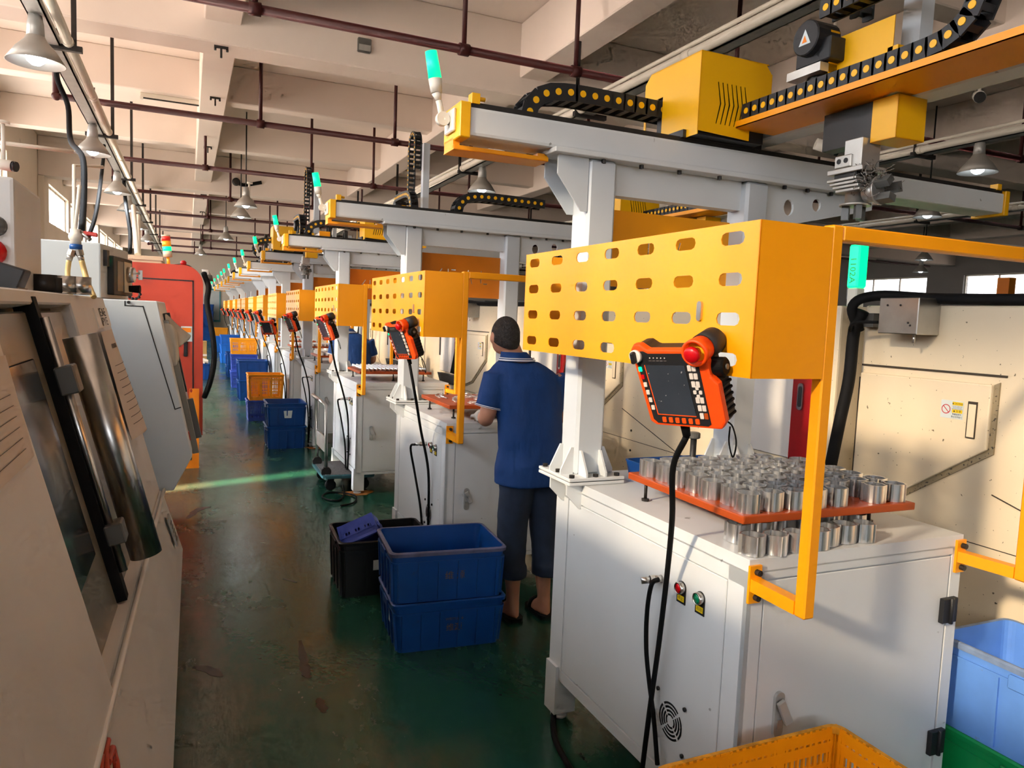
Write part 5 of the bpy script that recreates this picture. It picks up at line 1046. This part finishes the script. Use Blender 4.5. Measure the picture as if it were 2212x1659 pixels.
def figure(dx, dy, lab, full=True, shirt=None):
    Tp = thing('person', (1.75+dx, 3.64+dy, 0), lab, 'person')
    D = Vector((dx, dy, 0))
    def V(*p): return Vector(p)+D
    RT = -.10
    tors = [((1.735, 3.62, .84), .165, .115), ((1.73, 3.62, .95), .165, .112), ((1.72, 3.62, 1.08), .160, .108), ((1.705, 3.635, 1.20), .175, .112), ((1.69, 3.645, 1.30), .185, .112), ((1.675, 3.655, 1.37), .165, .095), ((1.655, 3.665, 1.415), .11, .075)]
    g = G()
    g.loft([hring(Vector(c)+D, rx*.9, ry*.9, 20, RT) for c, rx, ry in tors]+[hring(V(1.635, 3.68, 1.44), .062, .062), hring(V(1.62, 3.69, 1.49), .057, .06), hring(V(1.605, 3.70, 1.53), .056, .062)])
    hc = V(1.592, 3.715, 1.565); g.ell(hc, .074, .094, .10, 20, 14); g.ell(hc+Vector((.0, .045, -.05)), .055, .06, .06)      # skull, jaw
    g.ell(hc+Vector((-.02, .098, -.02)), .014, .02, .022, 10, 8)     # nose
    for s_ in (-1, 1): g.ell(hc+Vector((s_*.076, .004, -.022)), .011, .020, .033, 10, 8)
    shL, shR = V(1.525, 3.655, 1.355), V(1.865, 3.63, 1.35)
    eL, wL = V(1.478, 3.66, 1.12), V(1.535, 3.87, 1.095); eR, wR = V(1.93, 3.66, 1.12), V(1.80, 3.86, 1.11)
    for sh, e, w_ in ((shL, eL, wL), (shR, eR, wR)):
        g.tube(catmull([sh, sh.lerp(e, .5), e, e.lerp(w_, .5), w_], 4), [.055, .054, .053, .052, .05, .049, .048, .046, .043, .044, .045, .043, .040, .036, .032, .029, .027], 12)
    for (hx, kx, fx_, fy) in ((1.655, 1.650, 1.650, 3.60), (1.815, 1.825, 1.835, 3.585)):
        g.tube(catmull([V(hx, 3.62, .86), V(kx, 3.635, .48), V(fx_, fy, .09)], 6), [.085, .083, .080, .074, .068, .062, .056, .054, .054, .052, .046, .04, .036], 14)
        g.loft([hring(V(fx_, fy+.0, .10), .036, .04), hring(V(fx_, fy+.02, .07), .04, .065), hring(V(fx_, fy+.05, .045), .042, .105), hring(V(fx_, fy+.055, .022), .044, .115)])
    remesh(g.build('body', SKIN, Tp), .011, 4)
    # hair: close cropped cap
    g = G(); rings = []
    for i in range(9):
        ph = math.pi/2*(i/8); r_ = math.cos(ph); 
        rings.append([hc+Vector((.0765*r_*math.cos(t_), .0965*r_*math.sin(t_)-.003, .1025*math.sin(ph) if i else -.02+.04*max(0, math.sin(t_))-.02*max(0, -math.sin(t_)))) for t_ in [2*math.pi*q/24 for q in range(24)]])
    low = [hc+Vector((.0735*math.cos(t_), .0925*math.sin(t_)-.004, -.035+.05*max(0, math.sin(t_))-.04*max(0, -math.sin(t_)))) for t_ in [2*math.pi*q/24 for q in range(24)]]
    g.loft([low]+rings); g.build('hair', HAIR, Tp)
    if full:
        for s_ in (-1, 1): g = G(); g.ell(hc+Vector((s_*.03, .089, .005)), .012, .008, .008, 10, 6); g.build('eye', POLW, Tp)
        g = G(); g.ell(hc+Vector((-.0, .098, -.062)), .022, .008, .007, 10, 6); g.build('mouth', RED, Tp)
    # polo shirt
    g = G()
    g.loft([hring(V(1.735, 3.615, .755), .207, .155, 24, RT), hring(V(1.735, 3.615, .86), .202, .148, 24, RT)]+[hring(Vector(c)+D, rx+.022, ry+.022, 24, RT) for c, rx, ry in tors[1:6]]+[hring(V(1.652, 3.667, 1.425), .115, .082, 24, RT)])
    for sh, e in ((shL, eL), (shR, eR)): g.tube([sh+Vector((.02 if sh.x < e.x or True else 0, 0, 0))*0, sh.lerp(e, .3), sh.lerp(e, .78)], [.075, .076, .078], 16)
    o = folds(remesh(g.build('polo_shirt', shirt or POLO, Tp), .011, 5), .022, .14)
    g = G()
    for rr_, zz in ((0, 0), (1, .035)): pass
    ca = [V(1.645, 3.668, 1.425), V(1.64, 3.674, 1.45), V(1.632, 3.682, 1.475)]
    g.loft([hring(ca[0], .105, .085), hring(ca[1], .085, .078), hring(ca[2], .072, .07), hring(ca[2]+Vector((0, 0, -.004)), .064, .062)], cap=False); g.build('collar', shirt or POLO, Tp)
    g = G(); g.loft([hring(ca[0]+Vector((0, 0, .004)), .108, .088), hring(ca[0]+Vector((0, 0, .011)), .103, .086)], cap=False); g.loft([hring(ca[0]+Vector((0, 0, .016)), .101, .085), hring(ca[0]+Vector((0, 0, .020)), .098, .084)], cap=False); g.build('collar_stripe', POLW, Tp)
    for sh, e in ((shL, eL), (shR, eR)):
        for q0, q1 in ((.735, .75), (.765, .775)): g = G(); g.tube([sh.lerp(e, q0), sh.lerp(e, q1)], .0795, 20, cap=False); g.build('cuff_stripe', POLW, Tp)
    # rolled jeans
    g = G(); g.loft([hring(V(1.735, 3.615, .76), .166, .112, 24, RT), hring(V(1.735, 3.615, .90), .155, .10, 24, RT)])
    for (hx, kx, fx_, fy) in ((1.648, 1.640, 1.640, 3.60), (1.825, 1.84, 1.85, 3.585)):
        g.tube(catmull([V(hx, 3.615, .84), V(hx, 3.615, .70), V(kx, 3.63, .48), V(fx_, fy+.01, .27)], 5), [.098, .099, .099, .098, .096, .094, .092, .09, .088, .086, .084, .082, .08, .079, .078, .078], 16)
        g.tube([V(fx_, fy+.01, .30), V(fx_, fy+.01, .235)], [.086, .085], 16)
    folds(remesh(g.build('jeans', JEAN, Tp), .012, 4), .012, .10)
    # gloves with fingers and sandals
    for w_, e, s_ in ((wL, eL, 1), (wR, eR, -1)):
        d_ = (w_-e).normalized(); sx_ = Vector((d_.y, -d_.x, 0)).normalized()*s_; g = G(); g.tube([w_-d_*.06, w_-d_*.01, w_+d_*.04, w_+d_*.085], [.042, .036, .042, .038], 12)
        for q in range(4): b0 = w_+d_*.08+sx_*(-.027+.018*q); L = (.055, .068, .064, .048)[q]; g.tube(catmull([b0, b0+d_*L*.5+Vector((0, 0, -.006)), b0+d_*L*.85+Vector((0, 0, -.03))], 3), [.0105]*6+[.008], 8)
        b0 = w_+d_*.02-sx_*.036; g.tube(catmull([b0, b0+d_*.035-sx_*.016, b0+d_*.06-sx_*.008+Vector((0, 0, -.015))], 3), [.012]*6+[.009], 8)
        remesh(g.build('glove', GLOV, Tp), .006, 2)
    for fx_, fy in ((1.650, 3.60), (1.835, 3.585)):
        g = G(); g.loft([[Vector((x, y, zz)) for x, y in rrect(fx_+dx-.048, fx_+dx+.048, fy+dy-.07, fy+dy+.175, .04)] for zz in (0, .022)], smooth=False); g.tube(catmull([V(fx_-.05, fy+.09, .02), V(fx_-.03, fy+.09, .068), V(fx_+.03, fy+.09, .068), V(fx_+.05, fy+.09, .02)]), .012, 8); g.build('sandal', BKR, Tp)
    return Tp
figure(0, 0, 'worker in a royal blue polo and rolled jeans bending over the tray, seen from behind')
w2 = figure(.02, 4.75, 'second worker in a blue polo half hidden behind the third guard', False)
# thermos left on the second cabinet
p = at(1063, 790, 'y', 4.75); T = thing('drink_bottle', (p.x, 4.75, 1.03), 'tea bottle with a yellow ring cap beside the worker', 'bottle')
g = G(); g.lathe([(.036, 0), (.038, .01), (.038, .15), (.03, .16)], (p.x, 4.75, 1.03), n=18); g.build('bottle', mat('tea_bottle', (150, 84, 40), .25), T); G().lathe([(.034, .16), (.036, .165), (.036, .215), (.028, .22)], (p.x, 4.75, 1.03), n=18).build('cap', BK, T); G().lathe([(.030, .22), (.034, .224), (.034, .24), (.02, .243)], (p.x, 4.75, 1.03), n=18).build('cap_ring', YLB, T)
# green lit tag standing on the nearest lathe, orange gantry far behind
p = at(1848, 640, 'x', 3.1); T = thing('status_lamp', (p.x, p.y, 1.775), 'tall green lit lamp column wrapped in film on the nearest cream lathe', 'signal light')
zt = at(1848, 530, 'x', 3.1).z; zb = at(1848, 622, 'x', 3.1).z
G().box(p.x-.03, p.x+.03, p.y-.03, p.y+.03, 1.775, zb).build('post', GR1, T, .006); G().box(p.x-.034, p.x+.034, p.y-.034, p.y+.034, zb, zt).build('green_lens', GRN, T, .008)
text('1102A', .05, lambda u, v: (p.x-.035, p.y-v, (zb+zt)/2-.02-u), 'film_writing', GBT, T)
T = thing('orange_loader', (9.5, 8.2, 0), 'orange loader frame showing far behind the nearest lathe', 'machine'); q = at(2168, 645, 'y', 8.2)
G().box(q.x-.25, q.x+1.5, 8.0, 8.5, q.z-.12, q.z-.04).build('beam', OR, T); G().box(q.x-.05, q.x+.12, 8.1, 8.3, q.z-.04, q.z+.35).build('upright', OR, T); G().box(q.x+.3, q.x+1.4, 8.05, 8.3, q.z-.03, q.z+.1).build('slide', RAILM, T); G().box(q.x-.1, q.x+1.4, 8.0, 8.5, 0, q.z-.12).build('stand', DGY, T)
# generic grey machine blocks of the row across the hall (only their tops show)
for i in range(4):
    T = thing('background_machine', (8.2, 6.0+3.2*i, 0), ['grey machine top', 'second grey machine', 'third grey machine', 'fourth grey machine'][i]+' in the dark hall behind the lathes', 'machine', 'machines across the hall')
    y = 10.5+3.2*i; T.location.y = y
    G().box(7.4, 9.0, y-1.1, y+1.1, 0, 1.85).build('body', GRY, T, .02); G().box(7.6, 8.8, y-.8, y+.6, 1.85, 2.15).build('hood', DGY, T, .02); G().box(7.38, 7.4, y-.7, y+.3, .8, 1.7).build('door', OLV, T)

# oil marks on the walkway
OIL = mat('dark_oil_mark', (34, 28, 26), .35, var=.3, scale=30)
for n_, (pts, r_) in enumerate((([(648, 1384), (655, 1420), (660, 1452), (668, 1465)], .022), ([(688, 1508), (694, 1522), (702, 1540)], .022), ([(420, 1440), (450, 1446), (480, 1462)], .03), ([(405, 1120), (430, 1100), (455, 1095)], .035), ([(612, 1250), (640, 1258)], .012))):
    P_ = [at(a_, b_, 'z', 0) for a_, b_ in pts]; P_ = catmull(P_, 5); rr_ = random.Random(n_); L_s, R_s = [], []
    for i_, p_ in enumerate(P_):
        d_ = (P_[min(i_+1, len(P_)-1)]-P_[max(i_-1, 0)]).normalized(); s_ = Vector((d_.y, -d_.x, 0)); f_ = math.sin(math.pi*(i_+.6)/(len(P_)+.2))**.5
        L_s.append(p_+s_*r_*f_*rr_.uniform(.6, 1.2)); R_s.append(p_-s_*r_*f_*rr_.uniform(.6, 1.2))
    g = G(); g.prism([(q.x, q.y) for q in L_s+R_s[::-1]], 'z', .0004, .0012)
    tag(g.build('oil_mark', OIL), ['long dark oil smear in the middle of the walkway', 'short dark oil smear below the long one', 'broad dark oil mark near the lathe skirt', 'brown oil patch beside the bright floor stripe', 'small dark mark on the walkway left of the black crate'][n_], 'stain')
